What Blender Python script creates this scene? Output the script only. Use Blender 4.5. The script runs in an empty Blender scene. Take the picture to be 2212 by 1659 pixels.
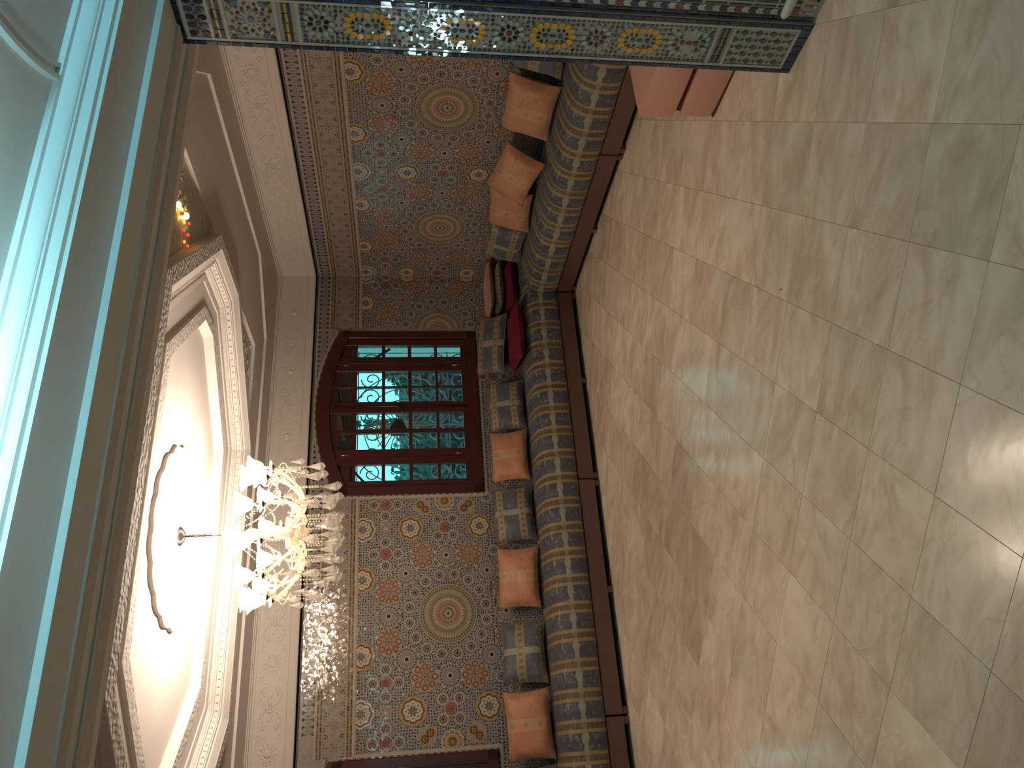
import bpy, math, random
import numpy as np
from mathutils import Vector, Matrix
random.seed(7)
PI = math.pi
SC = bpy.context.scene
COL = SC.collection

# ------------------------------------------------------------------ camera, world, light, exposure
cam_d = bpy.data.cameras.new('camera')
cam = bpy.data.objects.new('camera', cam_d); COL.objects.link(cam)
_az, _pi, _ro = math.radians(26.1595), math.radians(8.0705), math.radians(0.5696)
F = Vector((math.sin(_az)*math.cos(_pi), math.cos(_az)*math.cos(_pi), -math.sin(_pi)))
Rg = F.cross(Vector((0, 0, 1))).normalized(); Dn = F.cross(Rg)
r2 = Rg*math.cos(_ro) + Dn*math.sin(_ro); d2 = -Rg*math.sin(_ro) + Dn*math.cos(_ro)
M = Matrix((d2, r2, -F)).transposed().to_4x4(); M.translation = Vector((0, 0, 1.8))
cam.matrix_world = M
cam_d.sensor_width = 36; cam_d.lens = 1680.9/2212*36; cam_d.clip_start = 0.02
SC.camera = cam
SC.view_settings.view_transform = 'Standard'
SC.view_settings.look = 'None'; SC.view_settings.gamma = 1; SC.view_settings.exposure = 0.0
SC.view_settings.use_curve_mapping = False
cy = SC.cycles
cy.use_denoising = True
cy.max_bounces = 7; cy.diffuse_bounces = 4; cy.glossy_bounces = 3; cy.transmission_bounces = 6; cy.transparent_max_bounces = 12
cy.caustics_reflective = False; cy.caustics_refractive = False
cy.sample_clamp_indirect = 4.0
cy.use_adaptive_sampling = True; cy.adaptive_threshold = 0.02

w = bpy.data.worlds.new('world'); SC.world = w; w.use_nodes = True
nt = w.node_tree; bg = nt.nodes['Background']
tc = nt.nodes.new('ShaderNodeTexCoord'); sep = nt.nodes.new('ShaderNodeSeparateXYZ'); cr = nt.nodes.new('ShaderNodeValToRGB')
cr.color_ramp.elements[0].position = 0.488; cr.color_ramp.elements[0].color = (.07, .11, .13, 1)
cr.color_ramp.elements[1].position = 0.502; cr.color_ramp.elements[1].color = (.19, .97, 1.0, 1)
mr = nt.nodes.new('ShaderNodeMapRange'); mr.inputs[1].default_value = -1
nt.links.new(tc.outputs['Generated'], sep.inputs[0]); nt.links.new(sep.outputs[2], mr.inputs[0])
nt.links.new(mr.outputs[0], cr.inputs[0]); nt.links.new(cr.outputs[0], bg.inputs[0]); bg.inputs[1].default_value = 2.0

def area(name, loc, rot, sx, sy, power, color, portal=False):
    l = bpy.data.lights.new(name, 'AREA'); l.shape = 'RECTANGLE'; l.size = sx; l.size_y = sy
    l.energy = power; l.color = color
    if portal: l.cycles.is_portal = True
    o = bpy.data.objects.new(name, l); COL.objects.link(o); o.location = loc; o.rotation_euler = rot
    return o
HALL_P, HALL_C = 6.5, (.27, .80, 1.0)
hd = area('beam_fill_light', (.75, 1.10, 2.825), (math.radians(90), 0, 0), 5.2, .05, HALL_P, HALL_C); hd.data.spread = math.radians(80)  # added unseen strip source that brightens the hall side of the beam
area('portal_window_right', (3.28, 7.75, 1.8), (math.radians(-90), 0, 0), 1.9, 1.9, 1, (1, 1, 1), True)
area('portal_window_left', (-0.785, 7.75, 1.8), (math.radians(-90), 0, 0), 1.9, 1.9, 1, (1, 1, 1), True)
sw = area('pier_highlight_light', (-2.28, 6.16, 1.30), (0, math.radians(-90), math.radians(-38)), .75, .42, 13, (.62, .95, 1.0)); sw.data.spread = math.radians(46)  # added bright source at the unseen left window, for the pier highlights
BULB_W = 12.0; BULB_C = (1.0, .83, .69)

# ------------------------------------------------------------------ helpers
MATS = {}
def new_mat(name):
    m = bpy.data.materials.new(name); m.use_nodes = True
    b = m.node_tree.nodes['Principled BSDF']; MATS[name] = m
    return m, m.node_tree, b
def N(nt, t, **kw):
    n = nt.nodes.new('ShaderNode'+t)
    for k, v in kw.items():
        if isinstance(k, str) and k.startswith('i') and k[1:].isdigit(): n.inputs[int(k[1:])].default_value = v
        else: setattr(n, k, v)
    return n
def L(nt, a, b): nt.links.new(a, b)
def bump(nt, b, h, strength=.3, dist=.01):
    bu = N(nt, 'Bump'); bu.inputs['Strength'].default_value = strength; bu.inputs['Distance'].default_value = dist
    L(nt, h, bu.inputs['Height']); L(nt, bu.outputs[0], b.inputs['Normal']); return bu
def mat(name, col, rough=.6, spec=.5, metal=0, noise=0, nscale=5, bmp=0, bscale=40, emit=None, estr=0):
    m, nt, b = new_mat(name)
    b.inputs['Base Color'].default_value = (*col, 1); b.inputs['Roughness'].default_value = rough
    b.inputs['Specular IOR Level'].default_value = spec; b.inputs['Metallic'].default_value = metal
    if noise:
        t = N(nt, 'TexCoord'); n = N(nt, 'TexNoise'); n.inputs['Scale'].default_value = nscale; n.inputs['Detail'].default_value = 5
        L(nt, t.outputs['Object'], n.inputs['Vector'])
        mx = N(nt, 'Mix', data_type='RGBA'); mx.inputs[6].default_value = (*[c*(1-noise) for c in col], 1); mx.inputs[7].default_value = (*[min(1, c*(1+noise)) for c in col], 1)
        L(nt, n.outputs[0], mx.inputs[0]); L(nt, mx.outputs[2], b.inputs['Base Color'])
    if bmp:
        t = N(nt, 'TexCoord'); n = N(nt, 'TexNoise'); n.inputs['Scale'].default_value = bscale; n.inputs['Detail'].default_value = 3
        L(nt, t.outputs['Object'], n.inputs['Vector']); bump(nt, b, n.outputs[0], bmp, .01)
    if emit:
        b.inputs['Emission Color'].default_value = (*emit, 1); b.inputs['Emission Strength'].default_value = estr
    return m

class MB:
    """collects geometry, links it as one mesh object"""
    def __init__(s): s.v = []; s.f = []; s.c = []; s.uv = []; s.mi = []; s.has_uv = False
    def add(s, vs, fs, col=(1, 1, 1), uvs=None, mi=0):
        n = len(s.v); s.v += [tuple(p) for p in vs]; s.f += [tuple(i+n for i in f) for f in fs]
        s.c += [col]*len(vs); s.mi += [mi]*len(fs)
        if uvs is not None: s.uv += list(uvs); s.has_uv = True
        else: s.uv += [(0, 0)]*len(vs)
        return s
    def box(s, a, b, col=(1, 1, 1), mi=0):
        x0, y0, z0 = a; x1, y1, z1 = b
        v = [(x0, y0, z0), (x1, y0, z0), (x1, y1, z0), (x0, y1, z0), (x0, y0, z1), (x1, y0, z1), (x1, y1, z1), (x0, y1, z1)]
        s.add(v, [(0, 3, 2, 1), (4, 5, 6, 7), (0, 1, 5, 4), (1, 2, 6, 5), (2, 3, 7, 6), (3, 0, 4, 7)], col, None, mi); return s
    def bbox(s, a, b, r=.004, col=(1, 1, 1), mi=0):
        """box with chamfered edges"""
        x0, y0, z0 = a; x1, y1, z1 = b; r = min(r, (x1-x0)*.45, (y1-y0)*.45, (z1-z0)*.45)
        v = []; 
        cs = [(i, j, k) for i in (0, 1) for j in (0, 1) for k in (0, 1)]
        idx = {}
        X = (x0, x1); Y = (y0, y1); Z = (z0, z1); sg = (1, -1)
        for c in cs:
            i, j, k = c
            for ax in range(3):
                p = [X[i]+sg[i]*r, Y[j]+sg[j]*r, Z[k]+sg[k]*r]; p[ax] = (X, Y, Z)[ax][c[ax]]
                idx[(c, ax)] = len(v); v.append(tuple(p))
        fs = []
        for ax in range(3):
            o = [a_ for a_ in range(3) if a_ != ax]
            for sd in (0, 1):
                q = []
                for (p_, q_) in ((0, 0), (1, 0), (1, 1), (0, 1)):
                    c = [0, 0, 0]; c[ax] = sd; c[o[0]] = p_; c[o[1]] = q_; q.append(idx[(tuple(c), ax)])
                fs.append(tuple(q))
        for ax in range(3):     # edges along ax
            o = [a_ for a_ in range(3) if a_ != ax]
            for p_ in (0, 1):
                for q_ in (0, 1):
                    c0 = [0, 0, 0]; c0[o[0]] = p_; c0[o[1]] = q_; c1 = list(c0); c1[ax] = 1
                    fs.append((idx[(tuple(c0), o[0])], idx[(tuple(c1), o[0])], idx[(tuple(c1), o[1])], idx[(tuple(c0), o[1])]))
        for c in cs: fs.append((idx[(c, 0)], idx[(c, 1)], idx[(c, 2)]))
        s.add(v, fs, col, None, mi); return s
    def tube(s, pts, r, n=8, col=(1, 1, 1), cap=True, mi=0):
        pts = [Vector(p) for p in pts]; m = len(pts); rs = r if isinstance(r, (list, tuple)) else [r]*m
        vs = []; up = Vector((0, 0, 1)); prev = None
        for i, p in enumerate(pts):
            t = (pts[min(i+1, m-1)]-pts[max(i-1, 0)]).normalized()
            if prev is None:
                a = t.cross(up); 
                if a.length < 1e-3: a = t.cross(Vector((1, 0, 0)))
                a.normalize()
            else:
                a = prev - t*prev.dot(t)
                if a.length < 1e-5: a = t.cross(up)
                a.normalize()
            prev = a; b = t.cross(a)
            for k in range(n):
                th = 2*PI*k/n; vs.append(p + (a*math.cos(th)+b*math.sin(th))*rs[i])
        fs = [(i*n+k, i*n+(k+1) % n, (i+1)*n+(k+1) % n, (i+1)*n+k) for i in range(m-1) for k in range(n)]
        if cap: fs += [tuple(range(n-1, -1, -1)), tuple(range((m-1)*n, m*n))]
        s.add(vs, fs, col, None, mi); return s
    def lathe(s, prof, c=(0, 0, 0), n=16, col=(1, 1, 1), ruffle=None, mi=0):
        vs = []
        for i, (r, z) in enumerate(prof):
            for k in range(n):
                th = 2*PI*k/n; rr = r; zz = z
                if ruffle: rr = r*(1+ruffle[0]*math.cos(ruffle[1]*th)*(i/(len(prof)-1))**2)
                vs.append((c[0]+rr*math.cos(th), c[1]+rr*math.sin(th), c[2]+zz))
        fs = [(i*n+k, i*n+(k+1) % n, (i+1)*n+(k+1) % n, (i+1)*n+k) for i in range(len(prof)-1) for k in range(n)]
        if prof[0][0] > 1e-5 and not ruffle: fs.append(tuple(range(n-1, -1, -1)))
        if prof[-1][0] > 1e-5 and not ruffle: fs.append(tuple(range((len(prof)-1)*n, len(prof)*n)))
        s.add(vs, fs, col, None, mi); return s
    def sphere(s, c, r, nu=8, nv=6, col=(1, 1, 1), sc=(1, 1, 1), mi=0):
        vs = [(c[0], c[1], c[2]-r*sc[2])]
        for j in range(1, nv):
            ph = -PI/2+PI*j/nv
            for k in range(nu):
                th = 2*PI*k/nu; vs.append((c[0]+r*sc[0]*math.cos(ph)*math.cos(th), c[1]+r*sc[1]*math.cos(ph)*math.sin(th), c[2]+r*sc[2]*math.sin(ph)))
        vs.append((c[0], c[1], c[2]+r*sc[2])); t = len(vs)-1
        fs = [(0, 1+(k+1) % nu, 1+k) for k in range(nu)]
        for j in range(nv-2):
            for k in range(nu):
                a = 1+j*nu+k; b = 1+j*nu+(k+1) % nu; fs.append((a, b, b+nu, a+nu))
        fs += [(t, t-nu+k, t-nu+(k+1) % nu) for k in range(nu)]
        s.add(vs, fs, col, None, mi); return s
    def mesh(s, name, mats, smooth=False):
        me = bpy.data.meshes.new(name); me.from_pydata(s.v, [], s.f); 
        for m in (mats if isinstance(mats, (list, tuple)) else [mats]): me.materials.append(m)
        at = me.color_attributes.new('Col', 'FLOAT_COLOR', 'POINT')
        at.data.foreach_set('color', np.array([(*c, 1) for c in s.c], dtype=np.float32).ravel())
        if s.has_uv:
            uvl = me.uv_layers.new(name='UVMap'); li = np.empty(len(me.loops), dtype=np.int32); me.loops.foreach_get('vertex_index', li)
            uvl.data.foreach_set('uv', np.array(s.uv, dtype=np.float32)[li].ravel())
        if any(s.mi): me.polygons.foreach_set('material_index', np.array(s.mi, dtype=np.int32))
        me.polygons.foreach_set('use_smooth', np.full(len(me.polygons), smooth))
        me.update(); return me
    def build(s, name, mats, parent=None, smooth=False, loc=None, **props):
        o = bpy.data.objects.new(name, s.mesh(name, mats, smooth)); COL.objects.link(o)
        if parent: o.parent = parent
        if loc: o.location = loc
        for k, v in props.items(): o[k] = v
        return o
def thing(name, label, cat, loc=(0, 0, 0), rz=0, group=None):
    o = bpy.data.objects.new(name, None); COL.objects.link(o); o.location = loc; o.rotation_euler = (0, 0, rz); o.empty_display_size = .1
    o['label'] = label; o['category'] = cat
    if group: o['group'] = group
    return o
def struct(o): o['kind'] = 'structure'; return o
def inst(me, name, parent, mw=None, loc=None):
    o = bpy.data.objects.new(name, me); COL.objects.link(o)
    if parent: o.parent = parent
    if mw is not None: o.matrix_local = mw
    if loc is not None: o.location = loc
    return o
def copy_tree(o, parent=None):
    c = o.copy(); COL.objects.link(c)
    if parent: c.parent = parent
    for ch in list(o.children): copy_tree(ch, c)
    return c

# ------------------------------------------------------------------ materials
PLASTER = mat('plaster', (.60, .545, .495), .75, .2, noise=.03, nscale=1.2)
HALLP = mat('hall_plaster', (.72, .72, .70), .7, .2, noise=.03, nscale=1.2)
def carved(name, col, scale, dist=.01, strength=.9):
    m, nt, b = new_mat(name); b.inputs['Roughness'].default_value = .75; b.inputs['Specular IOR Level'].default_value = .2
    t = N(nt, 'TexCoord'); w1 = N(nt, 'TexVoronoi', feature='SMOOTH_F1'); w1.inputs['Scale'].default_value = scale; w1.inputs['Randomness'].default_value = .55
    n = N(nt, 'TexNoise'); n.inputs['Scale'].default_value = scale*.6; n.inputs['Detail'].default_value = 2
    mp = N(nt, 'VectorMath', operation='MULTIPLY_ADD'); mp.inputs[1].default_value = (.035, .035, .035)
    L(nt, t.outputs['Object'], n.inputs['Vector']); L(nt, n.outputs[1], mp.inputs[0]); L(nt, t.outputs['Object'], mp.inputs[2]); L(nt, mp.outputs[0], w1.inputs['Vector'])
    cr = N(nt, 'ValToRGB'); cr.color_ramp.elements[0].position = .2; cr.color_ramp.elements[1].position = .55
    L(nt, w1.outputs[0], cr.inputs[0]); bump(nt, b, cr.outputs[0], strength, dist); b.inputs['Base Color'].default_value = (*col, 1)
    return m
CARVED = carved('carved_plaster', (.57, .52, .475), 34, .006, .6)
CARVED_FINE = carved('carved_plaster_fine', (.58, .525, .475), 22, .006, .35)
WOOD = mat('dark_red_wood', (.044, .0095, .0065), .33, .5, noise=.3, nscale=3)
SOFAWOOD = mat('sofa_wood', (.10, .05, .038), .35, .5, noise=.12, nscale=3)
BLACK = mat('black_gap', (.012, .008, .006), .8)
IRON = mat('painted_iron', (.55, .42, .45), .45, .5)
BRASS = mat('brass', (.75, .55, .25), .25, .5, 1)
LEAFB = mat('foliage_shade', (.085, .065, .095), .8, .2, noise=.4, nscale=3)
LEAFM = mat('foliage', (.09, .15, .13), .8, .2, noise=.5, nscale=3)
BARK = mat('bark', (.10, .085, .09), .9)
CANDLE = mat('candle_sleeve', (.8, .76, .68), .5)
CHROME = mat('dark_metal_cup', (.05, .04, .04), .35, .5, .6)
def tile_mat(name, rough=.13, bs=.2, bscale=26, sp=.8):
    m, nt, b = new_mat(name); a = N(nt, 'VertexColor', layer_name='Col'); b.inputs['Roughness'].default_value = rough
    L(nt, a.outputs[0], b.inputs['Base Color']); b.inputs['Specular IOR Level'].default_value = sp
    t = N(nt, 'TexCoord'); v = N(nt, 'TexVoronoi'); v.inputs['Scale'].default_value = bscale
    L(nt, t.outputs['Object'], v.inputs['Vector'])
    # every little piece of glaze leans its own way
    g = N(nt, 'NewGeometry'); vm = N(nt, 'VectorMath', operation='SUBTRACT'); vm.inputs[1].default_value = (.5, .5, .5)
    L(nt, v.outputs['Color'], vm.inputs[0]); vs = N(nt, 'VectorMath', operation='MULTIPLY_ADD'); vs.inputs[1].default_value = (bs, bs, bs)
    L(nt, vm.outputs[0], vs.inputs[0]); L(nt, g.outputs['Normal'], vs.inputs[2])
    nz = N(nt, 'VectorMath', operation='NORMALIZE'); L(nt, vs.outputs[0], nz.inputs[0]); L(nt, nz.outputs[0], b.inputs['Normal'])
    return m
ZELL = tile_mat('glazed_mosaic', .11, .09, 42)
ZELLJ = tile_mat('glazed_mosaic_pier', .10, .07, 30)
ATTR = tile_mat('coloured_matt', .6, 0, 10)

def crystal(name, tr, col=(1, 1, 1), diff=.0, rough=.03):
    m = bpy.data.materials.new(name); m.use_nodes = True; nt = m.node_tree
    for n in list(nt.nodes): nt.nodes.remove(n)
    o = N(nt, 'OutputMaterial'); t = N(nt, 'BsdfTransparent'); t.inputs[0].default_value = (*col, 1)
    g = N(nt, 'BsdfGlossy'); g.inputs['Roughness'].default_value = rough; tl = N(nt, 'BsdfTranslucent'); tl.inputs[0].default_value = (*col, 1)
    m1 = N(nt, 'MixShader'); m1.inputs[0].default_value = diff; L(nt, g.outputs[0], m1.inputs[1]); L(nt, tl.outputs[0], m1.inputs[2])
    lw = N(nt, 'LayerWeight'); lw.inputs[0].default_value = .35; mr = N(nt, 'MapRange'); mr.inputs[3].default_value = 1-tr; mr.inputs[4].default_value = 1.0
    L(nt, lw.outputs['Facing'], mr.inputs[0]); m2 = N(nt, 'MixShader'); L(nt, mr.outputs[0], m2.inputs[0]); L(nt, t.outputs[0], m2.inputs[1]); L(nt, m1.outputs[0], m2.inputs[2])
    L(nt, m2.outputs[0], o.inputs[0]); return m
SHADE = crystal('ruffled_glass', .80, (1, .97, .9), .5)
ARMG = crystal('milky_glass', .35, (1, .93, .80), .6, .1)
BEAD = crystal('bead_glass', .35, (1, .95, .85), .45, .05)
PANE = crystal('window_glass', .96, (1, 1, 1), 0, .0)
m, nt, b = new_mat('cut_crystal'); b.inputs['Transmission Weight'].default_value = .85; b.inputs['Roughness'].default_value = .02; b.inputs['IOR'].default_value = 1.45; b.inputs['Base Color'].default_value = (.95, .9, .85, 1); 
DROP = crystal('cut_crystal_drop', .35, (1, .96, .92), .35, .02)
BULB = mat('bulb', (1, 1, 1), .5, emit=(1, .86, .66), estr=60)
GEMS = [mat('coloured_glass_'+n, c, .3, emit=c, estr=e) for n, c, e in (('amber', (1, .55, .08), 9), ('yellow', (1, .8, .2), 12), ('red', (.9, .06, .03), 1.5), ('green', (.1, .45, .2), .3), ('orange', (1, .3, .05), 2))]

def marble():
    m, nt, b = new_mat('beige_marble')
    t = N(nt, 'TexCoord'); oi = N(nt, 'ObjectInfo')
    ad = N(nt, 'VectorMath', operation='MULTIPLY_ADD'); cx = N(nt, 'CombineXYZ')
    ml = N(nt, 'Math', operation='MULTIPLY'); ml.inputs[1].default_value = 57.0; L(nt, oi.outputs['Random'], ml.inputs[0])
    L(nt, ml.outputs[0], cx.inputs[0]); L(nt, ml.outputs[0], cx.inputs[1]); L(nt, ml.outputs[0], cx.inputs[2])
    ad.inputs[1].default_value = (3.4, 1.6, 1); L(nt, t.outputs['Object'], ad.inputs[0]); L(nt, cx.outputs[0], ad.inputs[2])
    n1 = N(nt, 'TexNoise'); n1.inputs['Scale'].default_value = 1.7; n1.inputs['Detail'].default_value = 5; n1.inputs['Distortion'].default_value = 1.1
    L(nt, ad.outputs[0], n1.inputs['Vector'])
    cr = N(nt, 'ValToRGB'); e = cr.color_ramp.elements; e[0].position = .30; e[0].color = (.68, .52, .385, 1); e[1].position = .70; e[1].color = (.95, .83, .70, 1)
    k = cr.color_ramp.elements.new(.5); k.color = (.83, .68, .535, 1); L(nt, n1.outputs[0], cr.inputs[0])
    n2 = N(nt, 'TexNoise'); n2.inputs['Scale'].default_value = .8; n2.inputs['Detail'].default_value = 8; n2.inputs['Distortion'].default_value = 2.2; L(nt, ad.outputs[0], n2.inputs['Vector'])
    c2 = N(nt, 'ValToRGB'); e = c2.color_ramp.elements; e[0].position = .47; e[0].color = (0, 0, 0, 1); e[1].position = .53; e[1].color = (0, 0, 0, 1); k = c2.color_ramp.elements.new(.5); k.color = (1, 1, 1, 1)
    L(nt, n2.outputs[0], c2.inputs[0])
    mx = N(nt, 'Mix', data_type='RGBA', blend_type='MULTIPLY'); L(nt, cr.outputs[0], mx.inputs[6]); mx.inputs[7].default_value = (.84, .78, .70, 1)
    mm = N(nt, 'Math', operation='MULTIPLY'); mm.inputs[1].default_value = .55; L(nt, c2.outputs[0], mm.inputs[0]); L(nt, mm.outputs[0], mx.inputs[0])
    hs = N(nt, 'HueSaturation'); L(nt, mx.outputs[2], hs.inputs['Color']); hs.inputs['Saturation'].default_value = .95
    mr = N(nt, 'MapRange'); mr.inputs[3].default_value = .82; mr.inputs[4].default_value = 1.05; L(nt, oi.outputs['Random'], mr.inputs[0]); L(nt, mr.outputs[0], hs.inputs['Value'])
    L(nt, hs.outputs[0], b.inputs['Base Color']); b.inputs['Roughness'].default_value = .17; b.inputs['Specular IOR Level'].default_value = .34
    bn = N(nt, 'TexNoise'); bn.inputs['Scale'].default_value = 14; L(nt, t.outputs['Object'], bn.inputs['Vector']); bump(nt, b, bn.outputs[0], .06, .01)
    return m
MARBLE = marble()
GROUT = mat('floor_joint', (.50, .38, .28), .7)

def math_(nt, op, a, b=None, c=None):
    n = N(nt, 'Math', operation=op)
    for i, x in enumerate((a, b, c)):
        if x is None: continue
        if isinstance(x, (int, float)): n.inputs[i].default_value = x
        else: L(nt, x, n.inputs[i])
    return n.outputs[0]
def mixc(nt, fac, a, b):
    n = N(nt, 'Mix', data_type='RGBA')
    if isinstance(fac, (int, float)): n.inputs[0].default_value = fac
    else: L(nt, fac, n.inputs[0])
    for i, x in ((6, a), (7, b)):
        if isinstance(x, tuple): n.inputs[i].default_value = (*x, 1)
        else: L(nt, x, n.inputs[i])
    return n.outputs[2]
def band(nt, x, c, hw, soft=.0):
    """1 where |x-c|<hw"""
    d = math_(nt, 'ABSOLUTE', math_(nt, 'SUBTRACT', x, c)); return math_(nt, 'LESS_THAN', d, hw)
GOLD, OLIVE, CREAM, SLATE, PALE = (.235, .165, .078), (.115, .078, .042), (.27, .245, .195), (.060, .060, .074), (.20, .19, .20)
def plaid(name, period, u_gold, v_spine, spine_hw, scale_uv=(1, 1), gold_hw=.215, top_v=None):
    m, nt, b = new_mat(name); b.inputs['Roughness'].default_value = .62; b.inputs['Specular IOR Level'].default_value = .35
    b.inputs['Sheen Weight'].default_value = .25; b.inputs['Sheen Roughness'].default_value = .4
    uv = N(nt, 'UVMap'); sp = N(nt, 'SeparateXYZ'); L(nt, uv.outputs[0], sp.inputs[0]); u, v = sp.outputs[0], sp.outputs[1]
    nz = N(nt, 'TexNoise'); nz.inputs['Scale'].default_value = 22; L(nt, uv.outputs[0], nz.inputs['Vector'])
    vor = N(nt, 'TexVoronoi'); vor.inputs['Scale'].default_value = 26; vor.inputs['Randomness'].default_value = .8; L(nt, uv.outputs[0], vor.inputs['Vector'])
    flower = math_(nt, 'LESS_THAN', vor.outputs[0], .33)
    s = math_(nt, 'FRACT', math_(nt, 'DIVIDE', u, period)) if period else u
    base = mixc(nt, math_(nt, 'MULTIPLY', flower, .45), SLATE, PALE)
    g_all = band(nt, s, u_gold, gold_hw); g_in = band(nt, s, u_gold, gold_hw*.46)
    dots = math_(nt, 'GREATER_THAN', math_(nt, 'SINE', math_(nt, 'MULTIPLY', v, 160.0 if period else 60.0)), 0.1)
    goldc = mixc(nt, math_(nt, 'MULTIPLY', g_in, dots), mixc(nt, g_in, GOLD, OLIVE), (.078, .060, .040))
    c = mixc(nt, g_all, base, goldc)
    wob = math_(nt, 'MULTIPLY', math_(nt, 'SINE', math_(nt, 'MULTIPLY', s, 12.566)), spine_hw*.25)
    sd = math_(nt, 'ABSOLUTE', math_(nt, 'SUBTRACT', v, v_spine)); spn = math_(nt, 'LESS_THAN', sd, math_(nt, 'ADD', wob, spine_hw))
    c = mixc(nt, math_(nt, 'MULTIPLY', spn, mixf(nt, g_all, .85, .4)), c, CREAM)
    if top_v:   # broken white lines along the roll
        for vv in top_v:
            l = math_(nt, 'MULTIPLY', band(nt, v, vv, .006), math_(nt, 'GREATER_THAN', math_(nt, 'SINE', math_(nt, 'MULTIPLY', s, 6.283)), .3)); c = mixc(nt, math_(nt, 'MULTIPLY', l, .6), c, CREAM)
    mr = N(nt, 'MapRange'); mr.inputs[3].default_value = .75; mr.inputs[4].default_value = 1.2; L(nt, nz.outputs[0], mr.inputs[0])
    hs = N(nt, 'HueSaturation'); L(nt, c, hs.inputs['Color']); L(nt, mr.outputs[0], hs.inputs['Value']); L(nt, hs.outputs[0], b.inputs['Base Color'])
    n3 = N(nt, 'TexNoise'); n3.inputs['Scale'].default_value = 9; n3.inputs['Detail'].default_value = 4; mp = N(nt, 'Mapping'); mp.inputs['Scale'].default_value = (2.4, .5, 1)
    L(nt, uv.outputs[0], mp.inputs[0]); L(nt, mp.outputs[0], n3.inputs['Vector']); bump(nt, b, n3.outputs[0], .5, .02)
    return m
def mixf(nt, fac, a, b_):
    n = N(nt, 'Mix', data_type='FLOAT'); L(nt, fac, n.inputs[0]); n.inputs[2].default_value = a; n.inputs[3].default_value = b_; return n.outputs[0]
MATTRESS_M = plaid('plaid_brocade', .2315, .5,   .190, .022, top_v=(.31, .40))
PLAID_A = plaid('plaid_cushion_two_bands', 0, .5, 0, .0)        # replaced below
def plaid_cushion(name, bands, cross=True):
    """cushion cloth, UV 0..1: gold bands lie across the height v, a cream band stands at u=.5"""
    m, nt, b = new_mat(name); b.inputs['Roughness'].default_value = .6; b.inputs['Sheen Weight'].default_value = .25
    uv = N(nt, 'UVMap'); sp = N(nt, 'SeparateXYZ'); L(nt, uv.outputs[0], sp.inputs[0]); u, v = sp.outputs[0], sp.outputs[1]
    vor = N(nt, 'TexVoronoi'); vor.inputs['Scale'].default_value = 9; vor.inputs['Randomness'].default_value = .7; L(nt, uv.outputs[0], vor.inputs['Vector'])
    c = mixc(nt, math_(nt, 'MULTIPLY', math_(nt, 'LESS_THAN', vor.outputs[0], .3), .4), SLATE, PALE)
    if cross: c = mixc(nt, math_(nt, 'MULTIPLY', band(nt, u, .5, .05), .7), c, CREAM)
    for bv, hw in bands:
        gi = band(nt, v, bv, hw*.5); dots = math_(nt, 'GREATER_THAN', math_(nt, 'SINE', math_(nt, 'MULTIPLY', u, 60.0)), 0)
        c = mixc(nt, math_(nt, 'MULTIPLY', band(nt, v, bv, hw), .9), c, mixc(nt, math_(nt, 'MULTIPLY', gi, dots), GOLD, OLIVE))
    L(nt, c, b.inputs['Base Color'])
    n3 = N(nt, 'TexNoise'); n3.inputs['Scale'].default_value = 5; n3.inputs['Detail'].default_value = 4; L(nt, uv.outputs[0], n3.inputs['Vector']); bump(nt, b, n3.outputs[0], .4, .03)
    return m
PLAID_A = plaid_cushion('plaid_two_bands', ((.26, .085), (.80, .085)))
PLAID_B = plaid_cushion('plaid_one_band', ((.55, .10), (.05, .05)))
def orange_cushion():
    m, nt, b = new_mat('apricot_damask'); b.inputs['Roughness'].default_value = .55; b.inputs['Sheen Weight'].default_value = .3
    uv = N(nt, 'UVMap'); sp = N(nt, 'SeparateXYZ'); L(nt, uv.outputs[0], sp.inputs[0]); u, v = sp.outputs[0], sp.outputs[1]
    vor = N(nt, 'TexVoronoi'); vor.inputs['Scale'].default_value = 8; L(nt, uv.outputs[0], vor.inputs['Vector'])
    du = math_(nt, 'ABSOLUTE', math_(nt, 'SUBTRACT', u, .5))
    fl = math_(nt, 'MULTIPLY', math_(nt, 'MULTIPLY', math_(nt, 'LESS_THAN', vor.outputs[0], .38), math_(nt, 'GREATER_THAN', du, .24)), .38)
    c = mixc(nt, fl, (.37, .155, .075), (.20, .085, .04))
    c = mixc(nt, math_(nt, 'MULTIPLY', band(nt, u, .5, .085), .6), c, (.43, .25, .14))
    for vv, r in ((.22, .055), (.52, .04), (.82, .065)):
        dx = math_(nt, 'MULTIPLY', math_(nt, 'SUBTRACT', u, .5), 1.4); dy = math_(nt, 'SUBTRACT', v, vv)
        d = math_(nt, 'SQRT', math_(nt, 'ADD', math_(nt, 'MULTIPLY', dx, dx), math_(nt, 'MULTIPLY', dy, dy)))
        c = mixc(nt, math_(nt, 'MULTIPLY', math_(nt, 'LESS_THAN', d, r), .75), c, (.20, .15, .06))
    L(nt, c, b.inputs['Base Color'])
    n3 = N(nt, 'TexNoise'); n3.inputs['Scale'].default_value = 4; n3.inputs['Detail'].default_value = 4; L(nt, uv.outputs[0], n3.inputs['Vector']); bump(nt, b, n3.outputs[0], .45, .03)
    return m
ORANGE = orange_cushion()
CRIMSON = mat('crimson_velvet', (.12, .006, .02), .7, .3, noise=.15, nscale=6)
PINKF = mat('salmon_satin', (.56, .28, .22), .6, .3, noise=.04, nscale=3, bmp=.35, bscale=5)
FRINGE = mat('cushion_fringe', (.14, .09, .07), .8, .3)
WHITEP = mat('white_paint', (.5, .5, .45), .4)

# ------------------------------------------------------------------ dimensions
YW, XW, XL = 7.232, 4.882, -2.0      # long wall, right wall, left wall
ZT = 2.70                            # top of the tiling
CX, CY = 1.43, 5.05                  # chandelier

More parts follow.
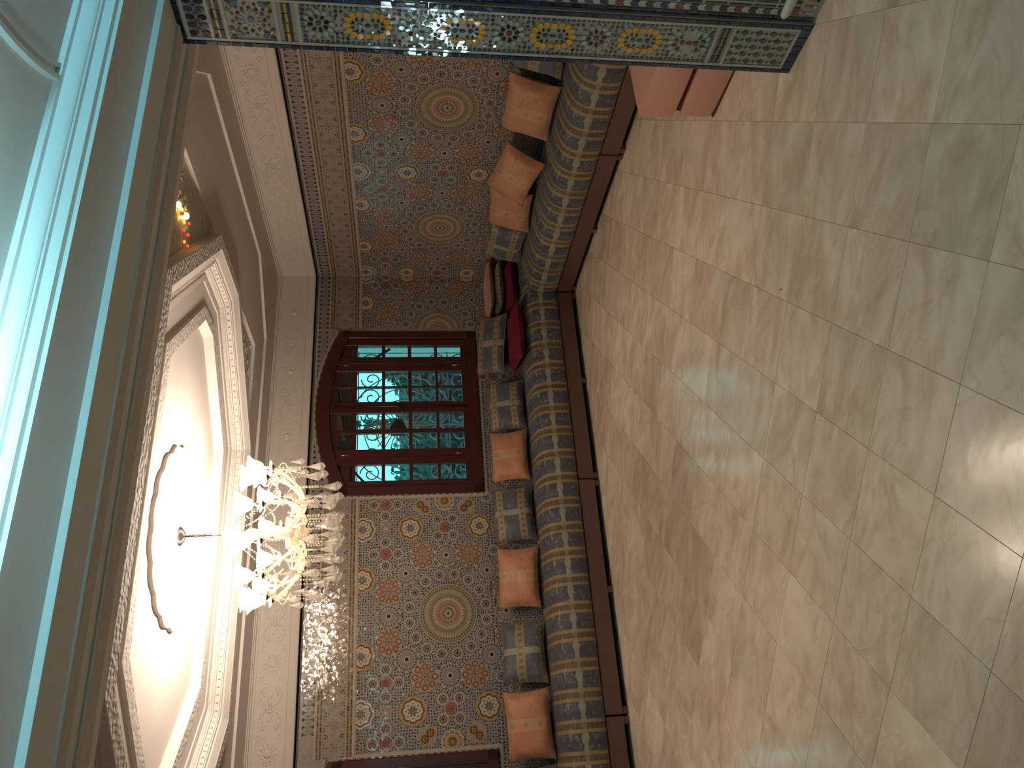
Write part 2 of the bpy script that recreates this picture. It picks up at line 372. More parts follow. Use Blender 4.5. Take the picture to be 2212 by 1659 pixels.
# ------------------------------------------------------------------ 2-D mosaic kit
K_, W_, GB, RU, TAN, YE, GR, PK, OL_, LT = (.022, .016, .014), (.34, .29, .245), (.15, .14, .16), (.12, .042, .026), (.29, .185, .11), (.33, .185, .05), (.06, .085, .06), (.33, .205, .16), (.155, .12, .07), (.28, .235, .18)
DB, TEAL, RED = (.012, .022, .07), (.02, .07, .10), (.22, .03, .03)
def circ(cx, cy, r, n=8, rot=0): return [(cx+r*math.cos(rot+2*PI*k/n), cy+r*math.sin(rot+2*PI*k/n)) for k in range(n)]
def star(cx, cy, r1, r2, n, rot=0): return [(cx+(r1 if k % 2 == 0 else r2)*math.cos(rot+PI*k/n), cy+(r1 if k % 2 == 0 else r2)*math.sin(rot+PI*k/n)) for k in range(2*n)]
def ell(cx, cy, a, b, ang, n=8): 
    ca, sa = math.cos(ang), math.sin(ang)
    return [(cx+a*math.cos(t)*ca-b*math.sin(t)*sa, cy+a*math.cos(t)*sa+b*math.sin(t)*ca) for t in (2*PI*k/n for k in range(n))]
def ring(r, k, rot=0): return [(r*math.cos(rot+2*PI*i/k), r*math.sin(rot+2*PI*i/k), rot+2*PI*i/k) for i in range(k)]
def scal(r, d, n, rot=0, m=6):
    out = []
    for i in range(n*m):
        t = 2*PI*i/(n*m); out.append(((r+d*abs(math.cos(n*t/2)))*math.cos(t+rot), (r+d*abs(math.cos(n*t/2)))*math.sin(t+rot)))
    return out
def rect(x0, y0, x1, y1): return [(x0, y0), (x1, y0), (x1, y1), (x0, y1)]
def clip_poly(p, R):
    for ax, lim, sg in ((0, R[0], 1), (1, R[1], 1), (0, R[2], -1), (1, R[3], -1)):
        out = []
        for i in range(len(p)):
            a, b = p[i-1], p[i]; da, db = sg*(a[ax]-lim), sg*(b[ax]-lim)
            if (da >= 0) != (db >= 0):
                t = da/(da-db); out.append((a[0]+(b[0]-a[0])*t, a[1]+(b[1]-a[1])*t))
            if db >= 0: out.append(b)
        p = out
        if len(p) < 3: return None
    return p
def piece(mb, p, col, h, base=0, tilt=.02):
    if len(p) < 3: return
    n = len(p); cx = sum(q[0] for q in p)/n; cy_ = sum(q[1] for q in p)/n
    rad = max(math.hypot(q[0]-cx, q[1]-cy_) for q in p); k = 1-min(.1, .0014/rad); j = random.uniform(.84, 1.12) if rad < .03 else 1; col = tuple(c*j for c in col)
    tilt = tilt*min(1, (.009/rad)**1.5); tx, ty = random.gauss(0, tilt), random.gauss(0, tilt)
    top = [(cx+(q[0]-cx)*k, cy_+(q[1]-cy_)*k, h+tx*(q[0]-cx)+ty*(q[1]-cy_)) for q in p]
    mb.add([(q[0], q[1], base) for q in p]+top, [tuple(range(n, 2*n))]+[(i, (i+1) % n, n+(i+1) % n, n+i) for i in range(n)], col)
# each motif: list of (points, colour, height); centre 0,0
def m_medallion():
    o = [(circ(0, 0, .262, 64), W_, .001), (circ(0, 0, .256, 64), OL_, .0016)]
    for x, y, a in ring(.249, 64): o.append((circ(x, y, .0052, 5, a), LT, .0024))
    o.append((circ(0, 0, .242, 64), (.205, .17, .12), .002))
    for x, y, a in ring(.222, 56): o.append((circ(x, y, .0062, 6, a), K_, .003))
    for x, y, a in ring(.200, 56, PI/56):
        o.append((ell(x, y, .022, .0048, a, 6), W_, .003))
    for x, y, a in ring(.187, 56): o.append((ell(x, y, .018, .005, a, 6), (.27, .22, .13), .0028))
    o.append((circ(0, 0, .165, 48), (.18, .135, .075), .0026)); o.append((circ(0, 0, .148, 48), (.33, .27, .19), .003))
    for x, y, a in ring(.140, 36): o.append((circ(x, y, .0058, 5, a), K_, .0038))
    for x, y, a in ring(.127, 36, PI/36): o.append((ell(x, y, .009, .0045, a, 6), W_, .0038))
    o.append((circ(0, 0, .117, 40), (.27, .155, .115), .0036))
    for x, y, a in ring(.078, 24): o.append((circ(x, y, .005, 5, a), K_, .0044))
    for x, y, a in ring(.062, 16, PI/16): o.append((ell(x, y, .012, .007, a, 6), W_, .0044))
    for x, y, a in ring(.047, 16): o.append((ell(x, y, .014, .005, a, 6), GR, .005))
    o.append((circ(0, 0, .032, 24), (.26, .27, .24), .005)); o.append((circ(0, 0, .013, 10), K_, .0056))
    return o
def m_sun():
    o = [(circ(0, 0, .098, 24), (.20, .17, .145), .0008)]
    for x, y, a in ring(.082, 20): o.append((circ(x, y, .0068, 5, a), K_, .0018))
    for x, y, a in ring(.071, 20, PI/20): o.append((ell(x, y, .010, .0056, a, 6), W_, .0018))
    for x, y, a in ring(.108, 10): o.append((circ(x, y, .0125, 6, a), W_, .002))
    for x, y, a in ring(.109, 10, PI/10): o.append((ell(x, y, .008, .005, a, 6), K_, .002))
    o += [(circ(0, 0, .061, 28), (.20, .165, .155), .0022), (circ(0, 0, .03, 20), (.34, .30, .28), .0028), (circ(0, 0, .0185, 12), (.05, .014, .01), .0034)]
    return o
def m_ringcirc(out=(.27, .25, .22), mid=(.13, .09, .055)):
    o = [(star(0, 0, .056, .045, 8, PI/8), out, .0012), (circ(0, 0, .036, 20), (.25, .205, .16), .002)]
    for x, y, a in ring(.029, 10): o.append((circ(x, y, .0066, 5, a), K_, .003))
    o += [(circ(0, 0, .019, 12), mid, .0028), (circ(0, 0, .0065, 6), K_, .0036)]
    return o
def m_orange(k=1.0):
    t1 = (.27, .18, .12)
    o = [(star(0, 0, .112, .088, 8, PI/8), t1, .001), (circ(0, 0, .062, 16), (.25, .17, .125), .0016)]
    for x, y, a in ring(.086, 8):
        o.append((circ(x, y, .0285, 12), (.17, .062, .038), .002)); o.append((circ(x, y, .019, 10), t1, .0028)); o.append((circ(x+.004*math.cos(a), y+.004*math.sin(a), .0115, 8), PK if k else W_, .0036))
    for x, y, a in ring(.117, 8, PI/8): o.append((circ(x, y, .0105, 6), W_, .002))
    for x, y, a in ring(.046, 8): o.append((circ(x, y, .0055, 5), RU, .0024))
    for x, y, a in ring(.046, 8, PI/8): o.append((circ(x, y, .0055, 5), W_, .0024))
    for x, y, a in ring(.028, 8): o.append((circ(x, y, .0062, 5), GR, .0028))
    o.append((circ(0, 0, .0075, 6), K_, .003)); return o
def m_yellow(c1=YE):
    o = [(scal(.100, .018, 8), c1, .0012), (scal(.088, .014, 8), (.10, .045, .018), .0018), (scal(.076, .012, 8), (.40, .33, .27), .0024)]
    for x, y, a in ring(.060, 8): o.append((circ(x, y, .0085, 6), (.13, .08, .05), .003))
    o.append((star(0, 0, .052, .030, 8, PI/8), (.16, .155, .12), .0028))
    for x, y, a in ring(.040, 8, PI/8): o.append((ell(x, y, .009, .0055, a, 6), GR, .0036))
    for x, y, a in ring(.022, 8): o.append((circ(x, y, .0052, 5), K_, .0036))
    o.append((circ(0, 0, .008, 6), OL_, .004)); return o
def m_red4():
    o = [(star(0, 0, .069, .058, 8, PI/8), (.30, .205, .17), .001), (circ(0, 0, .054, 20), (.19, .09, .07), .0018)]
    for x, y, a in ring(.047, 10): o.append((circ(x, y, .006, 5), RU, .0026))
    for x, y, a in ring(.036, 8, .2): o.append((circ(x, y, .0062, 5), PK, .0026))
    for x, y, a in ring(.023, 8): o.append((circ(x, y, .0055, 5), RU, .0026))
    o.append((circ(0, 0, .010, 8), (.12, .04, .03), .003)); return o
def m_double(ang):
    d = .033; c, s_ = math.cos(ang)*d, math.sin(ang)*d; o = [(circ(c, s_, .047, 18), YE, .0012), (circ(-c, -s_, .047, 18), YE, .00125)]
    for q in (1, -1):
        o.append((circ(q*c, q*s_, .036, 16), (.17, .08, .05), .002))
        for x, y, a in ring(.029, 8): o.append((circ(x+q*c, y+q*s_, .006, 5), K_, .0028))
        o.append((circ(q*c, q*s_, .018, 10), (.24, .14, .09), .0028)); o.append((circ(q*c, q*s_, .006, 6), K_, .0034))
    return o
def m_bigstar():
    return [(star(0, 0, .105, .082, 10), (.42, .33, .30), .001), (star(0, 0, .092, .072, 10), (.20, .12, .08), .0016), (circ(0, 0, .066, 20), (.32, .25, .17), .0022), (circ(0, 0, .052, 20), YE, .0026), (circ(0, 0, .038, 16), (.17, .10, .06), .003)]+[(circ(x, y, .006, 5), K_, .0036) for x, y, a in ring(.03, 8)]+[(circ(0, 0, .012, 8), TAN, .0038)]
def m_pink():
    return [(circ(x, y, .010, 6), (.24, .09, .075), .002) for x, y, a in ring(.038, 8)]+[(circ(x, y, .009, 6), PK, .002) for x, y, a in ring(.02, 6)]+[(circ(0, 0, .011, 8), (.5, .36, .32), .0026)]
MOT = dict(medallion=(m_medallion(), .262), sun=(m_sun(), .112), circle=(m_ringcirc(), .054), orange=(m_orange(), .122), yellow=(m_yellow(), .118), white=(m_yellow((.40, .38, .34)), .118),
           red=(m_red4(), .066), double_a=(m_double(PI/4), .07), double_b=(m_double(-PI/4), .07), star=(m_bigstar(), .1), pink=(m_pink(), .045))
MOTNAME = dict(medallion='mosaic_medallion', sun='mosaic_sunflower', circle='mosaic_circle', orange='mosaic_flower', yellow='mosaic_rosette', white='mosaic_rosette', red='mosaic_red_flower', double_a='mosaic_double_circle', double_b='mosaic_double_circle', star='mosaic_star', pink='mosaic_pink_flower')
MOTMESH = {}
def motmesh(k):
    if k not in MOTMESH:
        mb = MB()
        for p, c, h in MOT[k][0]: piece(mb, p, c, h, -.001)
        MOTMESH[k] = mb.mesh(MOTNAME[k], ZELL)
    return MOTMESH[k]
def unit(mu, mz, end=0):
    """the motifs around one big medallion; end=+1/-1 adds the panel end"""
    o = [('medallion', mu, mz)]
    for k in range(8): a = PI/4*k; o.append(('sun', mu+.53*math.cos(a), mz+.53*math.sin(a)))
    for k in range(8): a = PI/8+PI/4*k; o.append(('orange', mu+.573*math.cos(a), mz+.573*math.sin(a)))
    for k in range(16): a = PI/16+PI/8*k; o.append(('circle', mu+.353*math.cos(a), mz+.353*math.sin(a)))
    for sx in (-1, 1):
        for sz in (-1, 1):
            o.append(('red', mu+sx*.56, mz+sz*.557))
            for dx, dz in ((.11, 0), (-.11, 0), (0, .11), (0, -.11)): o.append(('circle', mu+sx*.56+dx, mz+sz*.557+dz))
    return o
def column(u, mz):   # the column of rosettes half way between two medallions
    o = [('yellow', u, mz+.327), ('yellow', u, mz-.327), ('red', u, mz), ('white', u, mz+.768)]
    for dx in (-.08, .08):
        for dz in (-.071, .071): o.append(('circle', u+dx, mz+dz))
    o += [('pink', u, mz+.557), ('white', u, mz-.768), ('pink', u, mz-.557)]
    return o

class Panel:
    """a wall face: local x runs to the right when one faces it, y up, z out of the wall"""
    def __init__(s, origin, ex, parent):
        s.ex = Vector(ex); s.ez = s.ex.cross(Vector((0, 0, 1))); s.o = Vector(origin); s.parent = parent
        s.m = Matrix((s.ex, Vector((0, 0, 1)), s.ez)).transposed().to_4x4(); s.m.translation = s.o
    def place(s, me, name, x, y): return inst(me, name, s.parent, s.m @ Matrix.Translation((x, y, 0)))
    def build(s, mb, name, mats, **p):
        o = mb.build(name, mats, s.parent, **p); o.matrix_local = s.m; return o
def in_any(x, y, regs, pad=0): return any(r[0]-pad <= x <= r[2]+pad and r[1]-pad <= y <= r[3]+pad for r in regs)

def mosaic(P, motifs, regs, holes=()):
    used = []; cut = MB()
    for k, x, y in motifs:
        r = MOT[k][1]
        if any((x-a)**2+(y-b)**2 < (.55*(r+c))**2 for a, b, c, kk in used): continue
        host = [g for g in regs if g[0] < x+r and g[2] > x-r and g[1] < y+r and g[3] > y-r]
        if not host: continue
        used.append((x, y, r, k))
        if any(g[0] <= x-r and g[2] >= x+r and g[1] <= y-r and g[3] >= y+r for g in host): P.place(motmesh(k), MOTNAME[k], x, y)
        else:
            for p, c, h in MOT[k][0]:
                q = [(a+x, b+y) for a, b in p]
                for g in host:
                    z = clip_poly(q, g)
                    if z: piece(cut, z, c, h, -.001)
    s = .0235; n = 0
    big = [(a, b, (c+.013)**2) for a, b, c, kk in used]
    halo = []
    for a, b, c, kk in used:
        if kk in ('pink', 'double_a', 'double_b'): continue
        k = int(2*PI*(c+.006)/.021)
        for x, y, t_ in ring(c+.006, k, .1): halo.append((a+x, b+y, t_))
    grid = {}
    for a, b, c in big:
        rr = math.sqrt(c)
        for i in range(int((a-rr)//.25), int((a+rr)//.25)+1):
            for j in range(int((b-rr)//.25), int((b+rr)//.25)+1): grid.setdefault((i, j), []).append((a, b, c))
    tess = MB()
    for g in regs:
        for i in range(int(g[0]/s)-1, int(g[2]/s)+2):
            for j in range(int(g[1]/s)-1, int(g[3]/s)+2):
                x, y = i*s, j*s
                if not (g[0]+.008 < x < g[2]-.008 and g[1]+.008 < y < g[3]-.008): continue
                if any((x-a)**2+(y-b)**2 < c for a, b, c in grid.get((int(x//.25), int(y//.25)), ())): continue
                x += .0028*math.sin(j*1.7+i*.6); y += .0028*math.sin(i*1.3+j*.5)
                if (i+j) % 2 == 0: piece(tess, ell(x, y, .0088, .0066, (i*3+j*5) % 4*.785, 6), K_ if (i*7+j*3) % 5 else (.05, .03, .03), .0022)
                else:
                    z = math.sin(x*9)*math.sin(y*8+1); c = (.115, .11, .14) if z > -.2 else ((.13, .115, .095) if z > -.5 else (.15, .095, .07))
                    piece(tess, star(x, y, .0118, .0075, 4, (i+j) % 4*.4), c, .0014)
                    if (i*5+j*3) % 7 == 0: piece(tess, circ(x, y, .0045, 5), W_, .002)
    for x, y, t_ in halo:
        if any(g[0]+.01 < x < g[2]-.01 and g[1]+.01 < y < g[3]-.01 for g in regs) and not any((x-a)**2+(y-b)**2 < (c-.001)**2 for a, b, c, kk in used): piece(tess, ell(x, y, .0062, .0048, t_, 6), K_, .0022)
    for g in regs:   # row of black beads along the edge
        L_ = int((g[2]-g[0])/.03)
        for q in range(L_):
            for yy in (g[1]+.012, g[3]-.012):
                x = g[0]+.015+q*.03
                if not any((x-a)**2+(yy-b)**2 < c*.7 for a, b, c in big): piece(tess, ell(x, yy, .010 if q % 2 else .007, .006, 0, 6), K_, .0035)
    P.build(tess, 'mosaic_tesserae', ZELL, kind='stuff')
    if cut.v: P.build(cut, 'mosaic_cut_rosette', ZELL, kind='stuff')
def line(mb, x0, y0, x1, y1, wd, col, h):
    if abs(x1-x0) > abs(y1-y0): p = rect(x0, y0-wd/2, x1, y0+wd/2)
    else: p = rect(x0-wd/2, y0, x0+wd/2, y1)
    mb.add([(a, b, 0) for a, b in p]+[(a, b, h) for a, b in p], [(4, 5, 6, 7), (0, 1, 5, 4), (1, 2, 6, 5), (2, 3, 7, 6), (3, 0, 4, 7)], col)
def dashes(mb, x0, x1, y, wd, ln, cols, h, vert=False):
    n = max(1, round(abs(x1-x0)/ln))
    for i in range(n):
        a = x0+(x1-x0)*(i+.06)/n; b = x0+(x1-x0)*(i+.94)/n
        p = rect(a, y-wd/2, b, y+wd/2) if not vert else rect(y-wd/2, a, y+wd/2, b)
        piece(mb, p, cols[i % len(cols)], h)

def upper_bands(P, segs, teeth_segs):
    """tan flowered band with double fillets, and the row of teeth over it"""
    fil = MB(); band_ = MB(); teeth = MB()
    for x0, x1 in segs:
        line(fil, x0, 2.228, x1, 2.228, .020, W_, .003)
        dashes(fil, x0, x1, 2.248, .011, .05, [(.07, .035, .015), (.13, .08, .03)], .0035)
        line(fil, x0, 2.262, x1, 2.262, .011, (.27, .2, .1), .003)
        dashes(fil, x0, x1, 2.276, .011, .05, [(.13, .08, .03), (.07, .035, .015)], .0035)
        line(fil, x0, 2.291, x1, 2.291, .013, LT, .003)
        line(fil, x0, 2.482, x1, 2.482, .013, LT, .003)
        dashes(fil, x0, x1, 2.497, .011, .05, [(.07, .035, .015), (.13, .08, .03)], .0035)
        line(fil, x0, 2.511, x1, 2.511, .011, (.27, .2, .1), .003)
        dashes(fil, x0, x1, 2.525, .011, .05, [(.13, .08, .03), (.07, .035, .015)], .0035)
        line(fil, x0, 2.542, x1, 2.542, .018, W_, .003)
        n = max(1, round((x1-x0)/.174)); st = (x1-x0)/n
        for i in range(n):
            cx = x0+(i+.5)*st; cyy = 2.387
            for x, y, a in ring(.030, 8): piece(band_, circ(cx+x, cyy+y, .0062, 5), (.20, .10, .06), .0022)
            for x, y, a in ring(.046, 12, .1): piece(band_, circ(cx+x, cyy+y, .0055, 5), (.27, .20, .13), .0022)
            piece(band_, star(cx, cyy, .020, .012, 8), (.30, .17, .12), .003); piece(band_, circ(cx, cyy, .007, 6), (.09, .05, .03), .004)
            for sg in (-1, 1):
                piece(band_, circ(cx, cyy+sg*.062, .011, 8), (.27, .15, .11), .0022)
                for q in range(-3, 4): piece(band_, circ(cx+q*st/7, cyy+sg*.082, .0056, 5), (.10, .06, .035), .0024)
                for dx, dy in ((-.012, .068), (.012, .068), (0, .052)): piece(band_, circ(cx-st/2+dx, cyy+sg*dy, .0068, 5), K_, .003)
            for q in range(6):
                for r_ in range(5):
                    if q in (0, 5) or r_ in (0, 4): piece(band_, circ(cx-st/2+(q+.5)*st/6, cyy-.054+r_*.027, .0042, 4, .7), (.21, .14, .09), .0018)
    for x0, x1 in teeth_segs:
        line(fil, x0, 2.662, x1, 2.662, .018, (.30, .28, .27), .003)
        n = max(1, round((x1-x0)/.0566)); st = (x1-x0)/n
        for i in range(n):
            c = x0+(i+.5)*st; d = .004*(i % 2)
            for sg in (-1, 1):
                yb = 2.602+sg*.049; yt = 2.602+sg*.012
                piece(teeth, [(c-.013, yb), (c+.013, yb), (c+.011, yb-sg*.013), (c+.0045, yb-sg*.018), (c+.002, yt+sg*d), (c-.002, yt+sg*d), (c-.0045, yb-sg*.018), (c-.011, yb-sg*.013)], K_, .0025)
            piece(teeth, [(c+st/2-.009, 2.602), (c+st/2, 2.633), (c+st/2+.009, 2.602), (c+st/2, 2.571)], (.15, .15, .19), .0022)
            piece(teeth, ell(c, 2.602, .010, .005, 0, 6), (.12, .12, .15), .0022)
    P.build(fil, 'mosaic_fillet', ZELL); P.build(band_, 'mosaic_flower_band', ZELL, kind='stuff'); P.build(teeth, 'mosaic_tooth_band', ZELL, kind='stuff')

# ------------------------------------------------------------------ walls
GROUND = (.245, .215, .19)
def wall_panels(name, fn): ...
def arch_z(x, cx, hw=.8965, zs=2.43, zt=2.645):
    """height of the segmental window arch"""
    rise = zt-zs; R = (hw*hw+rise*rise)/(2*rise); return zt-R+math.sqrt(max(0, R*R-(x-cx)**2))
WINS = [(3.2795, .8965), (-.785, .8965)]
def back_wall():
    mb = MB(); z0, z1 = 0, 3.35; y0, y1 = YW, YW+.34
    def q(x0, x1, a, b): 
        if x1 > x0 and b > a: mb.box((x0, y0, a), (x1, y1, b), GROUND)
    edges = [XL-.3]
    for c, h in sorted(WINS): edges += [c-h, c+h]
    edges.append(XW+.3)
    q(edges[0], edges[1], z0, z1); q(edges[2], edges[3], z0, z1); q(edges[4], edges[5], z0, z1)
    for c, h in WINS:
        q(c-h, c+h, z0, 1.016)
        n = 20
        for i in range(n):
            xa, xb = c-h+2*h*i/n, c-h+2*h*(i+1)/n; za, zb = arch_z(xa, c), arch_z(xb, c)
            v = [(xa, y0, za), (xb, y0, zb), (xb, y0, z1), (xa, y0, z1), (xa, y1, za), (xb, y1, zb), (xb, y1, z1), (xa, y1, z1)]
            mb.add(v, [(0, 1, 2, 3), (4, 7, 6, 5), (0, 4, 5, 1), (3, 2, 6, 7)], GROUND)
    return struct(mb.build('wall_back', ZELL))
wb = back_wall()
wr = struct(MB().box((XW, 2.63, 0), (XW+.3, YW+.34, 3.35), GROUND).build('wall_right', ZELL))
# left wall with an opening for the added side window
mb = MB(); wy0, wy1 = 5.86, 6.465
for a, b, c, d in ((2.4, wy0, 0, 3.35), (wy1, YW, 0, 3.35), (wy0, wy1, 0, 1.016), (wy0, wy1, 2.55, 3.35)): mb.box((XL-.3, a, c), (XL, b, d), GROUND)
wl = struct(mb.build('wall_left', ZELL))

PB = Panel((0, YW, 0), (1, 0, 0), wb)         # x = world x
PR = Panel((XW, 0, 0), (0, -1, 0), wr)        # x = -world y
mz = 1.405
mot = unit(1.251, mz)+unit(4.204, mz)
for u in (1.251-.797, 1.251+.797, 4.204-.797+.0, 4.204+.0): mot += []
mot += column(2.048, mz)+column(.454, mz)+[('yellow', u+d, mz+.768) for u in (1.251, 4.204) for d in (-.33, .33)]
mot += [('circle', 4.45, 1.40)]
for sg in (-1, 1):
    x = 1.251+sg*1.03
    mot += [('red', x, mz+.557), ('star', 1.251+sg*1.055, mz), ('double_a' if sg > 0 else 'double_b', 1.251+sg*1.0, mz+.207), ('double_b' if sg > 0 else 'double_a', 1.251+sg*1.0, mz-.207)]
    for dx, dz in ((.0, .11), (0, -.11), (-sg*.11, 0)): mot.append(('circle', x+dx, mz+.557+dz))
mot += column(4.90, mz)
mot += [('circle', x, .80) for x in (2.5, 2.9, 3.3, 3.7, 4.0)]+[('pink', x, .82) for x in (2.7, 3.1, 3.5, 3.9)]+[('circle', 2.33, 1.0)]
regs = [(.145, .985, 2.352, 2.212), (4.212, .985, XW-.004, 2.212), (XL+.01, .40, XW-.004, .985)]
mot = [m_ for m_ in mot if m_[1] > -.2]
mosaic(PB, mot, regs)
mot = unit(-4.761, mz)+unit(-6.354, mz)+unit(-3.168, mz)+[('yellow', u+d, mz+.768) for u in (-4.761, -6.354, -3.168) for d in (-.33, .33)]+column(-5.558, mz)+column(-3.965, mz)+column(-7.151, mz)
mosaic(PR, mot, [(-YW+.004, .40, -2.64, 2.212)])
fr = MB()     # white borders round the window panels
for c, h in WINS:
    for sg in (-1, 1):
        x = c+sg*(h+.020); line(fr, x, .995, x, 2.35, .016, W_, .0035)
        dashes(fr, 1.0, 2.35, c+sg*(h+.006), .010, .03, [(.12, .05, .03), LT], .003, vert=True)
    line(fr, c-h-.028, .997, c+h+.028, .997, .018, W_, .004)
    dashes(fr, c-h, c+h, 1.010, .008, .03, [(.12, .05, .03), LT], .003)
for x in (.140, 2.357): line(fr, x, .99, x, 2.218, .016, W_, .0033)
for c, h in WINS:
    n = 44
    for i in range(n):
        xa, xb = c-h-.02+(2*h+.04)*i/n, c-h-.02+(2*h+.04)*(i+1)/n; za, zb = arch_z(max(c-h, min(c+h, xa)), c), arch_z(max(c-h, min(c+h, xb)), c)
        for d0, d1, cc, hh in ((.004, .014, (.12, .05, .03) if i % 2 else LT, .004), (.016, .032, W_, .0045)):
            fr.add([(xa, za+d0, 0), (xb, zb+d0, 0), (xb, zb+d1, 0), (xa, za+d1, 0), (xa, za+d0, hh), (xb, zb+d0, hh), (xb, zb+d1, hh), (xa, za+d1, hh)], [(4, 5, 6, 7), (0, 1, 5, 4), (3, 2, 6, 7)], cc)
PB.build(fr, 'mosaic_window_border', ZELL)
ins = lambda c, h, z: max([0]+[h*1 for _ in (0,)])
upper_bands(PB, [(.13, 2.352), (4.212, XW-.004), (XL+.01, -1.70)], [(.30, 2.98), (3.58, XW-.004), (XL+.01, -1.5)])
upper_bands(PR, [(-YW+.004, -2.64)], [(-YW+.004, -2.64)])

# shadow gap, plaster band and frieze over the tiles (both long walls)
TOPZ = [(.012, 2.675), (.012, 2.688), (.0, 2.690), (.0, 2.703), (.035, 2.705), (.04, 2.715), (.04, 2.772), (.034, 2.779), (.026, 2.782), (.026, 3.040), (.034, 3.044), (.034, 3.052), (.024, 3.055), (.024, 3.062), (.046, 3.066), (.046, 3.074), (.07, 3.078), (.07, 3.085)]
def wall_profile(name, prof, mats, x0=XL, x1=XW, y1=YW, ynear=2.63, lo=0, hi=99):
    """sweeps a moulding along left, back and right walls"""
    mb = MB(); vs = []
    p = prof
    for d, z in p: vs += [(x0+d, ynear, z), (x0+d, y1-d, z), (x1-d, y1-d, z), (x1-d, ynear, z)]
    fs = []
    for i in range(len(p)-1):
        for k in range(3): fs.append((i*4+k, i*4+k+1, i*4+4+k+1, i*4+4+k))
    mb.add(vs, fs); return mb.build(name, mats)
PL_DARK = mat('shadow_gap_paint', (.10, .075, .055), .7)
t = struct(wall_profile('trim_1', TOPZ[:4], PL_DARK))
t = struct(wall_profile('trim_2', TOPZ[3:9], PLASTER)); FR = struct(wall_profile('trim_3', TOPZ[8:10], CARVED_FINE)); 
struct(wall_profile('trim_4', TOPZ[9:], PLASTER))

# carved relief units on the frieze
def relief_mesh():
    mb = MB(); r = .0035
    def sc(x0, y0, sx, sy, R0, turns=1.25, rr=r):
        pts = []
        for i in range(22):
            t_ = i/21; a = turns*2*PI*t_; R = R0*(1-t_*.85); pts.append((x0+sx*(R0*.2+R*math.cos(a)), y0+sy*R*math.sin(a), .001))
        mb.tube(pts, [rr*(1.1-.5*i/21) for i in range(22)], 5)
    for sx in (-1, 1):
        for sy in (-1, 1):
            mb.tube([(sx*t_*.17, sy*(.015+.075*math.sin(t_*PI*.85)), .001) for t_ in np.linspace(0, 1, 14)], .004, 5)
            sc(sx*.13, sy*.062, sx, -sy, .030); sc(sx*.235, sy*.075, -sx, sy, .026)
            for k in range(3): mb.sphere((sx*(.035+.035*k), sy*(.055+.02*(k % 2)), 0), .012, 6, 4, sc=(1.3, .6, .35))
    mb.tube([(x, .026*math.sin(x*36), .001) for x in np.linspace(-.11, .11, 20)], .0035, 5)
    for k in range(8):
        a = PI/4*k; mb.sphere((.03*math.cos(a), .03*math.sin(a), 0), .014, 6, 4, sc=(1, 1, .35))
    mb.sphere((0, 0, .001), .013, 8, 6, sc=(1, 1, .5))
    for k in range(12):
        a = 2*PI*k/12
        for R_, q in ((.055, .011), (.078, .009)): mb.sphere((.35+R_*math.cos(a), .9*R_*math.sin(a), 0), q, 6, 4, sc=(1, 1, .35))
    mb.sphere((.35, 0, 0), .032, 10, 6, sc=(1, 1, .3))
    return mb.mesh('frieze_relief', PLASTER, True)
RM = relief_mesh()
FB = Panel((0, YW-.026, 0), (1, 0, 0), FR); FRt = Panel((XW-.026, 0, 0), (0, -1, 0), FR)
for i in range(9): FB.place(RM, 'frieze_relief', -1.55+.7*i, 2.912)
for i in range(6): FRt.place(RM, 'frieze_relief', -6.9+.7*i, 2.912)

# ------------------------------------------------------------------ salon ceiling: stepped octagonal recesses
def octo(cx, cy_, hx, hy, c, w_, z):
    hx -= w_; hy -= w_; c = max(.02, c-w_*.5858)
    return [(cx-hx+c, cy_-hy, z), (cx+hx-c, cy_-hy, z), (cx+hx, cy_-hy+c, z), (cx+hx, cy_+hy-c, z), (cx+hx-c, cy_+hy, z), (cx-hx+c, cy_+hy, z), (cx-hx, cy_+hy-c, z), (cx-hx, cy_-hy+c, z)]
def loops(mb, ls, mi=0):
    n = len(ls[0]); vs = [p for l in ls for p in l]
    mb.add(vs, [(i*n+k, i*n+(k+1) % n, (i+1)*n+(k+1) % n, (i+1)*n+k) for i in range(len(ls)-1) for k in range(n)], mi=mi)
Z1, Z2, Z3, Z4 = 3.085, 3.108, 3.172, 3.218
O1 = (CX, 5.14, 2.98, 1.63, .57); OR = (CX+.02, 5.02, 2.05, 1.32, .97); OI = (OR[0], OR[1], OR[2], OR[3], OR[4])
cm = MB()
rectl = [(XL+.05, 2.60, Z1), (CX, 2.60, Z1), (XW-.05, 2.60, Z1), (XW-.05, 5, Z1), (XW-.05, YW-.05, Z1), (CX, YW-.05, Z1), (XL+.05, YW-.05, Z1), (XL+.05, 5, Z1)]
o1 = octo(*O1, 0, Z1)
cm.add(rectl+o1, [(0, 1, 9, 8), (1, 2, 10, 9), (2, 3, 10), (3, 11, 10), (3, 4, 11), (4, 12, 11), (4, 5, 12), (5, 13, 12), (5, 6, 13), (6, 14, 13), (6, 7, 14), (7, 15, 14), (7, 0, 15), (0, 8, 15)])
loops(cm, [o1, octo(*O1, .004, Z2)])
rr = [(OR[0]-2.05, OR[1]-1.36, Z2), (OR[0]+2.10, OR[1]-1.36, Z2), (OR[0]+2.10, OR[1]-1.36, Z2), (OR[0]+2.10, OR[1]+1.36+.05, Z2), (OR[0]+2.10, OR[1]+1.41, Z2), (OR[0]-2.05, OR[1]+1.41, Z2), (OR[0]-2.10, OR[1]+1.41, Z2), (OR[0]-2.10, OR[1]-1.36, Z2)]
tri_d = .06
def bound(d, z): hx, hy = OR[2]+d, OR[3]+d; return [(OR[0]-hx, OR[1]-hy, z), (OR[0]+hx, OR[1]-hy, z), (OR[0]+hx, OR[1]+hy, z), (OR[0]-hx, OR[1]+hy, z)]
b4 = bound(.05, Z2); o1b = octo(*O1, .004, Z2)
n0 = 8
